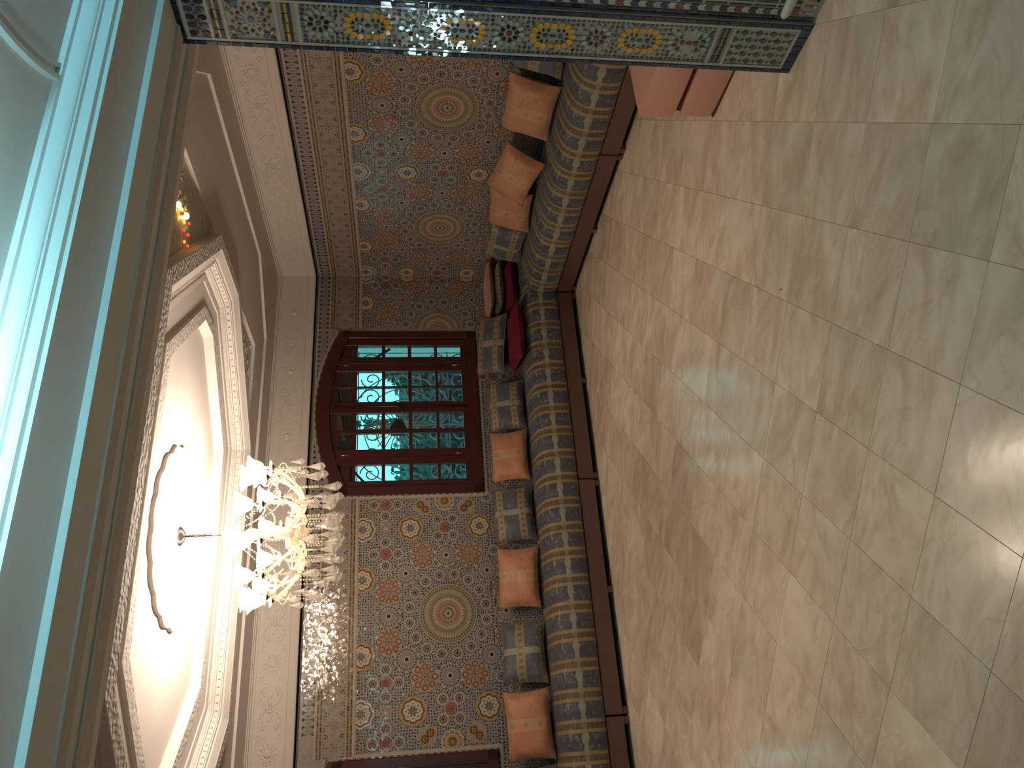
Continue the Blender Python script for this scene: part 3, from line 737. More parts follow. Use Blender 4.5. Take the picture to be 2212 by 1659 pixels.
# flat field between outer octagon and the bounding rectangle of the ring
vs = o1b+b4
cm.add(vs, [(0, 1, 9, 8), (1, 2, 9), (2, 3, 10, 9), (3, 4, 10), (4, 5, 11, 10), (5, 6, 11), (6, 7, 8, 11), (7, 0, 8)])
ceil_o = struct(cm.build('ceiling', PLASTER))
# strips between rectangle and ring sides
sm = MB(); R0 = octo(*OR, 0, Z2)
hx, hy = OR[2]+.05, OR[3]+.05
sm.add([R0[0], R0[1], (R0[1][0], OR[1]-hy, Z2), (R0[0][0], OR[1]-hy, Z2)], [(0, 1, 2, 3)]); sm.add([R0[2], R0[3], (OR[0]+hx, R0[3][1], Z2), (OR[0]+hx, R0[2][1], Z2)], [(0, 1, 2, 3)])
sm.add([R0[4], R0[5], (R0[5][0], OR[1]+hy, Z2), (R0[4][0], OR[1]+hy, Z2)], [(0, 1, 2, 3)]); sm.add([R0[6], R0[7], (OR[0]-hx, R0[7][1], Z2), (OR[0]-hx, R0[6][1], Z2)], [(0, 1, 2, 3)])
sm.build('ceiling_strip', PLASTER, ceil_o)
# carved corner insets, recessed, with a light lip
for sx in (-1, 1):
    for sy in (-1, 1):
        c = (OR[0]+sx*hx, OR[1]+sy*hy); a = (OR[0]+sx*hx, OR[1]+sy*(OR[3]-OR[4])); b_ = (OR[0]+sx*(OR[2]-OR[4]), OR[1]+sy*hy)
        a2 = (OR[0]+sx*OR[2], a[1]); b2 = (b_[0], OR[1]+sy*OR[3])
        T = [c, a, a2, b2, b_]; mi_ = MB()
        mi_.add([(x, y, Z2) for x, y in T]+[(x, y, Z2+.028) for x, y in T], [(i, (i+1) % 5, 5+(i+1) % 5, 5+i) for i in range(5)], mi=1)
        mi_.add([(x, y, Z2+.028) for x, y in T], [(0, 1, 2, 3, 4)])
        co = mi_.build('corner_inset', [CARVED, PLASTER], ceil_o)
        # pierced arabesque scrolls laid on the inset
        g = MB(); random.seed(3)
        for k in range(70):
            u, v_ = random.random(), random.random()
            if u+v_ > .93: continue
            x = c[0]-sx*(.04+.93*u*OR[4]); y = c[1]-sy*(.04+.93*v_*OR[4]); R_ = random.uniform(.018, .034); a0 = random.random()*6
            g.tube([(x+R_*(1-.75*t_)*math.cos(a0+t_*7.5), y+R_*(1-.75*t_)*math.sin(a0+t_*7.5), Z2+.024) for t_ in np.linspace(0, 1, 12)], .006, 4)
        g.build('arabesque', PLASTER, co)
# hanging ring with carved underside, dentils and cove
PR_ = [(0, Z2+.005), (0, 3.052), (.004, 3.05), (.10, 3.046), (.108, 3.052), (.16, 3.078), (.165, 3.088), (.185, 3.090), (.188, 3.096), (.198, 3.098), (.204, 3.130), (.222, 3.132), (.226, 3.140), (.232, 3.142), (.25, 3.170), (.262, 3.172), (.268, 3.160), (.31, 3.164), (.316, Z3), (.47, Z3)]
rg = MB(); lps = [octo(*OR, a, z) for a, z in PR_]
for i in range(len(PR_)-1): loops(rg, lps[i:i+2], 1 if i in (0, 2, 13) else 0)
rgo = rg.build('octagon_ring', [PLASTER, CARVED], ceil_o)
dn = MB()
lp = octo(*OR, .201, 3.114)
for i in range(8):
    a, b_ = Vector(lp[i]), Vector(lp[(i+1) % 8]); t_ = (b_-a).normalized(); nn = Vector((-t_.y, t_.x, 0)); ln = (b_-a).length; k = int(ln/.052)
    for q in range(k):
        c = a+t_*(ln*(q+.5)/k); dn.sphere((c.x+nn.x*.002, c.y+nn.y*.002, 3.114), .009, 6, 4)
dn.build('dentil_row', PLASTER, ceil_o, kind='stuff')
PI_ = [(.47, Z3), (.47, 3.155), (.474, 3.153), (.565, 3.152), (.570, 3.156), (.580, 3.195), (.588, Z4)]
rg = MB(); lps = [octo(*OR, a, z) for a, z in PI_]
for i in range(len(PI_)-1): loops(rg, lps[i:i+2], 1 if i in (0, 2) else 0)
rg.build('inner_octagon_ring', [PLASTER, CARVED], ceil_o)
top = octo(*OR, .588, Z4); mb = MB(); mb.add(top, [tuple(range(8))]); mb.build('ceiling_field', PLASTER, ceil_o)
# scalloped rosette around the lamp hook
ms = MB(); nS = 180; RS = []
for k in range(nS):
    th = 2*PI*k/nS; r = .555+.022*abs(math.sin(th*9)); RS.append((r*math.cos(th), r*math.sin(th)))
ms.add([(CX+x, CY+y, Z4) for x, y in RS]+[(CX+x, CY+y, Z4-.026) for x, y in RS]+[(CX+x*.985, CY+y*.985, Z4-.030) for x, y in RS]+[(CX+x*.93, CY+y*.93, Z4-.022) for x, y in RS]+[(CX, CY, Z4-.022)],
       [(j*nS+k, j*nS+(k+1) % nS, (j+1)*nS+(k+1) % nS, (j+1)*nS+k) for j in range(3) for k in range(nS)]+[(3*nS+k, 3*nS+(k+1) % nS, 4*nS) for k in range(nS)])
ms.build('ceiling_rosette', PLASTER, ceil_o)
# ceiling shell above, so that no light leaks in
MB().box((XL-.3, 2.3, 3.26), (XW+.3, YW+.34, 3.36)).build('ceiling_slab', PLASTER, ceil_o)
# little coloured glass lights glowing in the near right inset
gl = thing('coloured_glass_lights', 'small amber and red glass lights in the carved ceiling triangle beside the beam', 'light')
for (x, y, r, k) in ((3.19, 3.965, .020, 1), (3.205, 4.03, .012, 0), (3.22, 4.055, .012, 2), (3.16, 4.05, .012, 0), (3.235, 4.13, .022, 1), (3.17, 4.11, .011, 4), (3.12, 4.12, .012, 2), (3.17, 4.17, .013, 3), (3.15, 4.21, .012, 2), (3.06, 4.16, .010, 4), (3.08, 4.23, .011, 2), (3.23, 4.20, .011, 2), (3.17, 3.86, .014, 4), (3.22, 3.92, .010, 2)):
    MB().sphere((x-.03, y-.03, Z2+.012), r, 8, 6, sc=(1, 1, .8)).build('glass_bead_light', GEMS[k], gl, True)

# ------------------------------------------------------------------ beam between hall and salon, with crown moulding on the hall side
XA, XB = -2.0, 3.35
def extr(prof, mats, name, parent=None, mis=None, x0=XA, x1=XB):
    mb = MB(); n = len(prof); vs = [(x0, y, z) for y, z in prof]+[(x1, y, z) for y, z in prof]
    mb.add(vs, [(i, i+1, n+i+1, n+i) for i in range(n-1)])
    if mis: mb.mi = mis
    return mb.build(name, mats, parent)
cove = [(2.165-.195*t, 2.713+.027*t+.004*math.sin(t*PI)) for t in np.linspace(0, 1, 9)]
BP = [(2.68, 3.16), (2.64, 3.10), (2.63, 2.70), (2.628, 2.69), (2.56, 2.688), (2.558, 2.680), (2.47, 2.680), (2.468, 2.690), (2.40, 2.690), (2.398, 2.682), (2.33, 2.682), (2.328, 2.69), (2.172, 2.69), (2.168, 2.713)]+cove+[(1.968, 2.752), (1.952, 2.756), (1.948, 2.786), (1.936, 2.789), (1.934, 2.794)]+[(1.934-.018*math.sin(t), 2.794+.046*(1-math.cos(t))) for t in np.linspace(.2, PI/2, 7)]+[(1.902, 2.843), (1.898, 2.860), (1.898, 2.90)]
beam = struct(extr(BP, [HALLP], 'trim_5'))
beam.data.polygons.foreach_set('use_smooth', np.full(len(beam.data.polygons), False))
mbk = MB(); mbk.box((XA, 2.0, 2.86), (XB+1.5, 2.62, 3.3)); mbk.build('beam_core', HALLP, beam)
struct(extr([(2.555, 2.6795), (2.473, 2.6795)], [CARVED], 'trim_6')); struct(extr([(2.396, 2.6815), (2.334, 2.6815)], [CARVED], 'trim_7'))
# hall ceiling with round moulding
hc = MB().box((-3.2, -2.6, 2.90), (4.4, 1.90, 3.0)); 
hco = struct(MB().box((-3.2, -2.6, 2.860), (4.4, 1.905, 3.0)).build('trim_8', HALLP))
ra = MB(); rc = (2.85, 1.30)
for R0_, R1_, h in ((.98, 1.0, .012), (1.02, 1.045, .018)):
    n = 90; v = []
    for k in range(n):
        th = 2*PI*k/n; c, s_ = math.cos(th), math.sin(th)
        for R_, z in ((R0_, 2.861), (R0_+.004, 2.860-h), (R1_-.004, 2.860-h), (R1_, 2.861)): v.append((rc[0]+R_*c, rc[1]+R_*s_, z))
    ra.add(v, [(k*4+j, ((k+1) % n)*4+j, ((k+1) % n)*4+j+1, k*4+j+1) for k in range(n) for j in range(3)])
ra.build('round_moulding', HALLP, hco)
# hall enclosure
hw = MB(); hw.box((-3.2, -2.6, 0), (-3.0, 2.3, 2.9)); hw.box((4.2, -2.6, 0), (4.4, 1.6, 2.9)); hw.box((-3.0, -2.6, 0), (4.2, -2.45, 2.9)); struct(hw.build('wall_hall', mat('hall_wall_tan', (.42, .33, .26), .7)))
struct(MB().box((XL-1.2, 2.17, 0), (XL, 2.63, 3.3)).build('wall_front', HALLP))
# unseen hall lamp; bowl added to send its light only upward
lamp = thing('hall_lamp', 'unseen hall lamp under the ceiling with an added bowl sending its light upward', 'lamp', (.74, 1.20, 2.86))
MB().lathe([(0, -.30), (.06, -.295), (.12, -.27), (.155, -.20), (.150, -.20), (.115, -.262), (.05, -.285), (0, -.288)], n=24).build('bowl', CHROME, lamp, True)
MB().tube([(0, 0, 0), (0, 0, -.29)], .006, 6).build('hanging_rod', CHROME, lamp, True)
l = bpy.data.lights.new('hall_bulb', 'POINT'); l.energy = 105; l.color = (.45, .92, 1.0); l.shadow_soft_size = .04
lo = bpy.data.objects.new('hall_bulb', l); COL.objects.link(lo); lo.parent = lamp; lo.location = (.05, 0, -.235)
fx = thing('fill_strip', 'long narrow strip added out of view at the hall ceiling to light the beam', 'lamp', (.75, 1.05, 2.86))  # fixture added to carry the unseen fill light on the beam
MB().bbox((-2.62, -.04, -.065), (2.62, .045, 0), .004).build('fill_strip_housing', WHITEP, fx)

# ------------------------------------------------------------------ mosaic pier (right jamb of the opening)
XJ = 2.79
pier = struct(MB().box((XJ+.004, 2.163, 0), (XW+.3, 2.425, 3.3), (.28, .27, .245)).build('wall_pier', ZELLJ))
pier2 = MB().box((XJ+.022, 1.0, 0), (4.4, 2.163, 2.9), (.28, .27, .245)).build('pier_return', ZELLJ, pier)
PJ = Panel((XJ+.003, 0, 0), (0, -1, 0), pier); PJ2 = Panel((XJ+.021, 0, 0), (0, -1, 0), pier)
JW, JG, JY, JB, JR, JK = (.36, .35, .32), (.035, .075, .06), (.50, .30, .05), (.10, .16, .22), (.15, .03, .035), (.016, .02, .02)
# blue border tiles
def bluecol(): 
    j = random.uniform(.6, 1.5); return (.008*j, .022*j, .055*j)
bt = MB()
z = .0
while z < 2.70:
    hgt = random.uniform(.044, .052)
    for x in (-2.416, -2.178):
        p = rect(x-.0095, z+.001, x+.0095, min(z+hgt-.0015, 2.695)); piece(bt, p, bluecol(), .004, tilt=.03)
    z += hgt
for q in range(5):
    piece(bt, rect(-2.405+q*.0435+.001, .002, -2.405+q*.0435+.0425, .050), bluecol(), .004, tilt=.03)
    piece(bt, rect(-2.405+q*.0435+.001, 2.668, -2.405+q*.0435+.0425, 2.692), bluecol(), .004)
PJ.build(bt, 'blue_border_tiles', ZELLJ)
xl, xr = -2.400, -2.190
wh = MB()
for x in (xl+.004, xr-.006): line(wh, x, .05, x, 2.668, .012, JW, .003)
for zz in (.056, .346, .42, 2.205, 2.292, 2.498, 2.560, 2.655): line(wh, xl, zz, xr, zz, .013, JW, .0034)
PJ.build(wh, 'white_fillet', ZELLJ)
# lattice of green lozenges
lt = MB(); n = 0
for i in range(5):
    for j in range(-1, 5):
        x = xl+.029+i*.037; zz = .100+j*.0655+(i % 2)*.0327
        for p, c in ((ell(x, zz, .0145, .0195, 0, 4), JG), (ell(x, zz+.0327, .0052, .0085, .5, 6), JG)):
            q = clip_poly(p, (xl+.012, .068, xr-.016, .334))
            if q: piece(lt, q, c, .0035)
PJ.build(lt, 'lozenge_lattice', ZELLJ)
dbm = MB()
for zz in (.371, .396): dashes(dbm, xl+.01, xr-.012, zz, .010, .045, [JK, (.03, .03, .035)], .004)
dashes(dbm, xl+.01, xr-.012, .384, .007, .045, [(.28, .2, .08), (.2, .17, .12)], .0036)
for z0 in (2.238, 2.517):
    for dz, cc in ((0, [(.02, .025, .07), (.03, .03, .06)]), (.013, [JY, (.38, .32, .08)]), (.026, [(.02, .025, .07), (.09, .07, .05)])): dashes(dbm, xl+.01, xr-.012, z0+dz, .011, .05, cc, .004)
PJ.build(dbm, 'striped_band', ZELLJ)
def j_flower(cpet, cen):
    o = []
    for x, y, a in ring(.055, 12): o.append((ell(x, y, .0145, .0115, a, 7), cpet, .003))
    for x, y, a in ring(.071, 14, .1): o.append((ell(x, y, .0075, .0062, a, 6), JB, .0028))
    for x, y, a in ring(.034, 8, .2): o.append((ell(x, y, .013, .0095, a, 5), JK, .0034))
    o.append((circ(0, 0, .0125, 10), cen, .004)); return o
def j_double():
    o = []
    for q in (-1, 1):
        for x, y, a in ring(.053, 12):
            if q*y < -.012: continue
            o.append((ell(x*1.0, y+q*.033, .0185, .0150, a, 6), JY, .003))
        for x, y, a in ring(.073, 16, .1):
            if q*y < -.03: continue
            o.append((ell(x, y+q*.033, .0078, .0068, a, 6), JB, .0028))
        for x, y, a in ring(.030, 8, .4):
            if q*y < -.012: continue
            o.append((ell(x, y+q*.033, .009, .006, a, 5), JK, .003))
        o.append((circ(0, q*.033, .0115, 8), JG, .004))
    o.append((ell(0, 0, .0075, .014, 0, 8), JG, .004)); 
    for s_ in (-1, 1): o.append((ell(s_*.050, 0, .0165, .015, 0, 6), JY, .003)); o.append((ell(s_*.071, 0, .007, .007, 0, 6), JB, .003))
    return o
def j_mesh(o, name):
    mb = MB()
    for p, c, h in o: piece(mb, p, c, h, 0, .03)
    return mb.mesh(name, ZELLJ)
JF = j_mesh(j_flower((.30, .36, .33), JR), 'mosaic_flower'); JF2 = j_mesh(j_flower((.27, .34, .30), JG), 'mosaic_flower'); JD = j_mesh(j_double(), 'mosaic_yellow_rosette')
xc = -2.292; cents = []
for k, zz in enumerate((2.126, 1.729, 1.332, .950)): PJ.place(JF if k != 0 else JF2, 'mosaic_flower', xc, zz); cents.append((zz, .082))
for zz in (1.925, 1.530, 1.142, .754): PJ.place(JD, 'mosaic_yellow_rosette', xc, zz); cents.append((zz+.033, .084)); cents.append((zz-.033, .084))
def j_twin():
    o = []
    for q in (-1, 1):
        for x, y, a in ring(.055, 12):
            if q*y > -.012: o.append((ell(x, y+q*.031, .0145, .0115, a, 7), (.28, .33, .30), .003))
        for x, y, a in ring(.034, 8, .4):
            if q*y > -.012: o.append((ell(x, y+q*.031, .012, .009, a, 5), JK, .0034))
        for x, y, a in ring(.072, 14, .1):
            if q*y > -.03: o.append((ell(x, y+q*.031, .0075, .0065, a, 6), JG, .0028))
        o.append((circ(0, q*.031, .0125, 9), JR, .004))
    o.append((ell(0, 0, .009, .014, 0, 8), JR, .004)); return o
PJ.place(j_mesh(j_twin(), 'mosaic_twin_flower'), 'mosaic_twin_flower', xc, .530)
for dz in (.031, -.031): cents.append((.53+dz, .082))
fl = MB(); s = .0215
for i in range(9):
    for j in range(int(.44/s), int(2.2/s)):
        x = xl+.019+i*s; zz = j*s+.01
        edge = i in (0, 8)
        if not edge and any((x-xc)**2+(zz-c)**2 < r*r for c, r in cents): continue
        if x > xr-.014: continue
        if edge: piece(fl, ell(x, zz, .0062, .0095 if j % 2 else .0068, 0, 7), JG if (j % 9) else JR, .003)
        else: piece(fl, ell(x, zz, .0066, .0088, .7 if (i+j) % 2 else -.7, 6), (JG, JK, JR, JG, (.05, .09, .09))[(i*3+j) % 5], .003)
for i in range(9):
    for zz in (.437, 2.188): piece(fl, ell(xl+.019+i*s, zz, .0085, .006, 0, 7), JG, .003)
PJ.build(fl, 'pier_tesserae', ZELLJ, kind='stuff')
# square flower panel and arabesque on top
sq = MB()
for x, y, a in ring(.055, 12): piece(sq, circ(xc+x, 2.395+y, .0085, 7), (.12, .03, .03), .003)
for x, y, a in ring(.036, 12, .2): piece(sq, ell(xc+x, 2.395+y, .009, .0045, a, 6), (.30, .36, .42), .003)
for x, y, a in ring(.074, 12, .2): piece(sq, circ(xc+x, 2.395+y, .007, 5), (.14, .05, .04), .003)
piece(sq, circ(xc, 2.395, .013, 8), (.13, .17, .22), .004)
for sx in (-1, 1):
    for sy in (-1, 1):
        piece(sq, ell(xc+sx*.072, 2.395+sy*.055, .022, .012, sx*sy*-.8, 8), (.05, .12, .2), .003); piece(sq, circ(xc+sx*.086, 2.395+sy*.078, .012, 7), JK, .003)
        piece(sq, circ(xc+sx*.045, 2.395+sy*.082, .010, 7), JG, .003); piece(sq, ell(xc+sx*.060, 2.395+sy*.074, .016, .006, sx*sy*-.6, 6), JY, .003)
PJ.build(sq, 'square_flower_panel', ZELLJ)
ar = MB()
for i in range(5):
    x = xl+.03+i*.038
    for zz in (2.585, 2.632): piece(ar, [(x-.006, zz-.018), (x+.006, zz-.018), (x+.014, zz), (x+.006, zz+.018), (x-.006, zz+.018), (x-.014, zz)], (.04, .06, .10) if i % 2 else JK, .003)
    piece(ar, star(x+.019, 2.608, .014, .006, 4), RED if i == 1 else (.05, .08, .12), .003)
PJ.build(ar, 'arabesque_band', ZELLJ)
# return of the pier towards the hall: blue edge, then a strip of shields
rb = MB(); z = 0.012
while z < 2.66:
    hgt = random.uniform(.044, .052); piece(rb, rect(-2.160, z+.001, -2.142, z+hgt-.0015), bluecol(), .004, tilt=.03); z += hgt
sh = MB(); cols = [JR, (.40, .42, .38), (.012, .02, .06), (.38, .40, .36), (.03, .07, .055), (.40, .42, .38), (.012, .02, .06), (.36, .38, .35)]
z = .085; i = 0
while z < 2.62:
    x0 = -2.136; wd = .027
    piece(sh, [(x0, z), (x0+wd/2, z+.009), (x0+wd, z), (x0+wd, z+.031), (x0+wd/2, z+.040), (x0, z+.031)], cols[i % 8], .003); z += .0325; i += 1
for k in range(3): dashes(sh, .09, 2.6, -2.098+k*.013, .008, .11, [JK, JG] if k != 1 else [(.3, .3, .24)], .003, vert=True)
for i in range(40):
    for q in range(4): piece(sh, ell(-2.045+q*.04, .11+i*.062, .014, .022, 0, 4), JG, .003); piece(sh, ell(-2.025+q*.04, .14+i*.062, .006, .010, 0, 5), JG, .003)
for q in range(30): piece(sh, circ(-2.12+.03*(q % 10), .03+.02*(q//10), .008, 6), random.choice([JK, (.4, .4, .4), (.25, .12, .05)]), .003)
PJ2.build(rb, 'blue_border_tiles', ZELLJ); PJ2.build(sh, 'shield_strip', ZELLJ)
# white rail end
rl = thing('white_rail', 'short white rounded rail end sticking out low in front of the mosaic pier', 'rail', (2.60, 1.0, .0))
MB().tube([(0, 0, .27), (0, .5, .27), (0, .93, .272), (0, .975, .272), (0, .99, .272)], [.021, .021, .020, .017, .009], 12).build('rail_bar', WHITEP, rl, True)
MB().tube([(0, .15, 0), (0, .15, .26)], .016, 10).build('rail_post', WHITEP, rl, True)

# ------------------------------------------------------------------ floor of marble tiles laid on the diagonal
fo = MB().box((-3.2, -2.6, -.12), (XW+.3, YW+.34, -.004)).build('floor', GROUT); struct(fo)
TP = .4017; hb = TP/2-.0006
tm = MB(); tm.bbox((-hb, -hb, -.010), (hb, hb, 0), .0012); TME = tm.mesh('floor_tile', MARBLE)
q2 = 2**-.5; cnt = 0; Mr = Matrix.Rotation(PI/4, 4, 'Z'); cand = []
for i in range(-14, 30):
    for j in range(-22, 22):
        a = 2.576+TP*(i-14+.5); b_ = .045+TP*(j+.5)          # a=(x+y)/sqrt2, b=(x-y)/sqrt2
        x = (a+b_)*q2; y = (a-b_)*q2
        if XL-.15 < x < 4.55 and 0.75 < y < 6.95 and not (x > 4.4 and y > 7): cand.append((x, y))
cand.sort(key=lambda p: (p[0]-1.6)**2+(p[1]-3.6)**2)
rest = MB()
for k, (x, y) in enumerate(cand):
    if k < 296:
        Mx = Matrix.Translation((x, y, random.uniform(-.0006, .0002))) @ Matrix.Rotation(PI/4+random.choice((0, PI)), 4, 'Z'); inst(TME, 'floor_tile', fo, Mx)
    else: rest.add([((px+0)*q2-(py)*q2+x, (px)*q2+(py)*q2+y, -.001) for px, py in ((-hb, -hb), (hb, -hb), (hb, hb), (-hb, hb))], [(0, 1, 2, 3)])
for i in range(-14, 30):
    for j in range(-22, 22):
        a = 2.576+TP*(i-14+.5); b_ = .045+TP*(j+.5); x = (a+b_)*q2; y = (a-b_)*q2
        if -3.0 < x < 4.3 and -2.4 < y <= .75: rest.add([((px)*q2-(py)*q2+x, (px)*q2+(py)*q2+y, -.001) for px, py in ((-hb, -hb), (hb, -hb), (hb, hb), (-hb, hb))], [(0, 1, 2, 3)])
rest.build('outer_floor_tiles', MARBLE, fo, kind='stuff')

# ------------------------------------------------------------------ windows
def window(name, loc, rz=0, arch=True):
    root = bpy.data.objects.new(name, None); COL.objects.link(root); root.location = loc; root.rotation_euler = (0, 0, rz); struct(root)
    # local: x across (centre 0), y depth (0 at wall face, + outside), z up absolute
    h = .8965; zb = 1.016; AT = lambda x, d=0: arch_z(x, 0, h, 2.43, 2.645)-d
    fm = MB(); y0, y1 = -.028, .085
    fm.bbox((-h, y0, zb), (-h+.085, y1, 2.40), .006); fm.bbox((h-.085, y0, zb), (h, y1, 2.40), .006); fm.bbox((-h, y0, zb), (h, y1, zb+.10), .006)
    for i in range(24):   # arched head
        xa, xb = -h+2*h*i/24, -h+2*h*(i+1)/24; v = []
        for yy in (y0, y1):
            for x in (xa, xb): v.append((x, yy, min(AT(x)-.13, 2.37 if abs(x) > h-.06 else 9)))
            for x in (xb, xa): v.append((x, yy, AT(x)))
        fm.add(v, [(0, 1, 2, 3), (4, 7, 6, 5), (0, 4, 5, 1), (3, 2, 6, 7)])
    fm.build('window_frame', WOOD, root)
    # four leaves: narrow fixed, two casements, narrow fixed.  pane columns as local x
    cols = [(-.749, -.586), (-.425, -.252), (-.206, -.034), (.089, .248), (.269, .434), (.603, .737)]
    leaves = [('side_sash', -.811, -.505, [cols[0]]), ('casement', -.505, .030-.002, [cols[1], cols[2]]), ('casement', .032, .516, [(.090, .250), (.272, .436)]), ('side_sash', .518, .811, [cols[5]])]
    rows = [(1.181, 1.427), (1.457, 1.698), (1.733, 1.967), (2.001, 2.250), (2.285, 2.50)]
    pm = {}
    for ln, xa, xb, cs in leaves:
        s_ = MB(); ya, yb = .0, .055; zt = lambda x: AT(x)-.10
        # stiles
        xs = [xa]+[v for c in cs for v in c]+[xb]
        for i in range(0, len(xs), 2):
            a, b_ = xs[i], xs[i+1]; top_ = min(zt(a), zt(b_))
            thin = 0 < i < len(xs)-2
            s_.bbox((a+.001, ya+(.012 if thin else 0), zb+.09), (b_-.001, yb, top_), .004)
        zz = [zb+.09]+[v for r in rows for v in r]
        for c in cs:
            for i in range(0, len(zz)-1, 2): s_.bbox((c[0]-.004, ya+.012, zz[i]), (c[1]+.004, yb-.004, zz[i+1]), .004)
            s_.box((c[0]-.004, ya+.012, min(zt(c[0]), zt(c[1]))-.09), (c[1]+.004, yb-.004, min(zt(c[0]), zt(c[1]))-.001))
        lo = s_.build(ln, WOOD, root)
        for c in cs:
            for r in rows:
                zt_ = min(r[1], zt(c[0])-.05, zt(c[1])-.05)
                MB().box((c[0]-.003, .028, r[0]-.003), (c[1]+.003, .032, zt_+.003)).build('glass_pane', PANE, lo)
            # raised moulding inside upper opening
        if ln == 'casement':
            hx_ = xb-.02 if xa < 0 else xa+.02
            hi = MB(); 
            for z_ in (1.2, 2.33): hi.tube([((xa+.018 if xa < 0 else xb-.018), -.006, z_), ((xa+.018 if xa < 0 else xb-.018), -.006, z_+.075)], .006, 8)
            hi.build('hinge', BRASS, lo, True)
    hd = MB(); hd.box((.020, -.012, 1.75), (.040, 0, 1.88)); hd.tube([(.03, -.014, 1.83), (.03, -.045, 1.83), (-.035, -.050, 1.80), (-.075, -.048, 1.77)], [.008, .008, .007, .005], 8)
    hd.build('window_handle', CHROME, root, True)
    hm = MB(); hm.tube([(.03, -.01, 1.14), (.03, -.01, 2.48)], .0075, 8); hm.build('espagnolette_rod', WOOD, root, True)
    # roller shutter box behind the upper panes, outer arch bars, plaster reveals
    MB().box((-h+.02, .09, 2.262), (h-.02, .22, 2.62)).build('shutter_box', BLACK, root)
    ob = MB(); pts = [(x, .30, 2.44-.43*(abs(x)/.8)**2.6) for x in np.linspace(-.86, .86, 31)]
    ob.tube(pts, .014, 6); ob.build('outer_arch_bar', WOOD, root)
    MB().box((-h, .085, zb-.03), (h, .40, zb+.01)).build('window_sill', HALLP, root)
    return root
w1 = window('window_1', (3.2795, YW, 0)); w2 = copy_tree(w1); w2.name = 'window_2'; w2.location = (-.785, YW, 0)
w3 = copy_tree(w1); w3.name = 'added_side_window'; w3.location = (XL, 6.16, 0); w3.scale = (.34, 1, 1); w3.rotation_euler = (0, 0, PI/2)  # unseen window added to give the highlights on the mosaic pier

# ------------------------------------------------------------------ wrought iron grille outside
def spiral(cx, cz, R, a0, turns, d=1, n=26):
    return [(cx+R*(1-.82*t)*math.cos(a0+d*turns*2*PI*t), 0, cz+R*(1-.82*t)*math.sin(a0+d*turns*2*PI*t)) for t in np.linspace(0, 1, n)]
def grille(label, loc, rz=0):
    g = thing('window_grille', label, 'grille', loc, rz)
    fm = MB()
    for x in (-.86, -.43, 0, .43, .86): fm.tube([(x, 0, 1.03), (x, 0, 2.5)], .007, 6)
    for z_ in (1.05, 1.30, 2.26): fm.tube([(-.88, 0, z_), (.88, 0, z_)], .007, 6)
    fm.build('grille_frame', IRON, g)
    sc_ = MB()
    scm = MB(); scm.tube(spiral(0, 0, .11, -PI/2, 1.35), [.0075]*26, 6); SM = scm.mesh('scroll', IRON, True)
    scm = MB(); scm.tube(spiral(0, 0, .11, -PI/2, 1.35, -1), [.0075]*26, 6); SM2 = scm.mesh('scroll', IRON, True)
    for zc in (1.18, 1.43, 2.12, 2.36):
        for k, x in enumerate(np.linspace(-.75, .75, 8)):
            o = inst(SM if k % 2 else SM2, 'scroll', g, Matrix.Translation((x, 0, zc)) @ Matrix.Diagonal((1, 1, 1 if zc < 1.8 else -1, 1)))
    for k, x in enumerate(np.linspace(-.64, .64, 6)):
        if abs(x+.14) > .25: inst(SM, 'scroll', g, Matrix.Translation((x, 0, 1.68)) @ Matrix.Rotation(PI*k, 4, 'Y'))
    # central ornament: dark pear with a fan of bars
    cx, cz = -.03, 1.84
    ar_ = MB()
    for sx in (-1, 1):
        for R_ in (.32, .45, .62): ar_.tube([(cx+sx*R_*math.sin(t), 0, cz-.05+(R_*.9)*math.cos(t)) for t in np.linspace(.15, 2.7, 24)], .0065, 6)
    ar_.build('grille_arcs', IRON, g)
    for k in range(26):
        a = 2*PI*(k+.5)/26; r0, r1 = .09, .27+.03*math.sin(a*3)
        MB().tube([(cx+r*math.cos(a+.5*(r-r0)), 0, cz+r*1.1*math.sin(a+.5*(r-r0))) for r in np.linspace(r0, r1, 7)], .006, 5).build('fan_bar', IRON, g)
    pr = MB(); full = [(-.09, -.07), (-.04, -.10), (.02, -.075), (.08, -.04), (.10, 0), (.08, .04), (.02, .075), (-.04, .10), (-.09, .07)]
    pr.add([(cx+x, -.008, cz+z_) for x, z_ in full]+[(cx+x, .008, cz+z_) for x, z_ in full], [tuple(range(len(full)-1, -1, -1)), tuple(range(len(full), 2*len(full)))]+[(i, (i+1) % len(full), len(full)+(i+1) % len(full), len(full)+i) for i in range(len(full))])
    pr.build('pear_plate', BLACK, g)
    return g
g1 = grille('scrolled wrought iron grille with fan ornament outside the arched window over the sofa', (3.2795, YW+.30+.10, 0))
g2 = copy_tree(g1); g2.location = (-.785, YW+.40, 0); g2['label'] = 'wrought iron grille outside the window at the far left end of the long wall'
g3 = copy_tree(g1); g3.scale = (.34, 1, 1); g3.location = (XL-.40, 6.16, 0); g3.rotation_euler = (0, 0, PI/2); g3['label'] = 'wrought iron grille outside the added window in the left side wall'

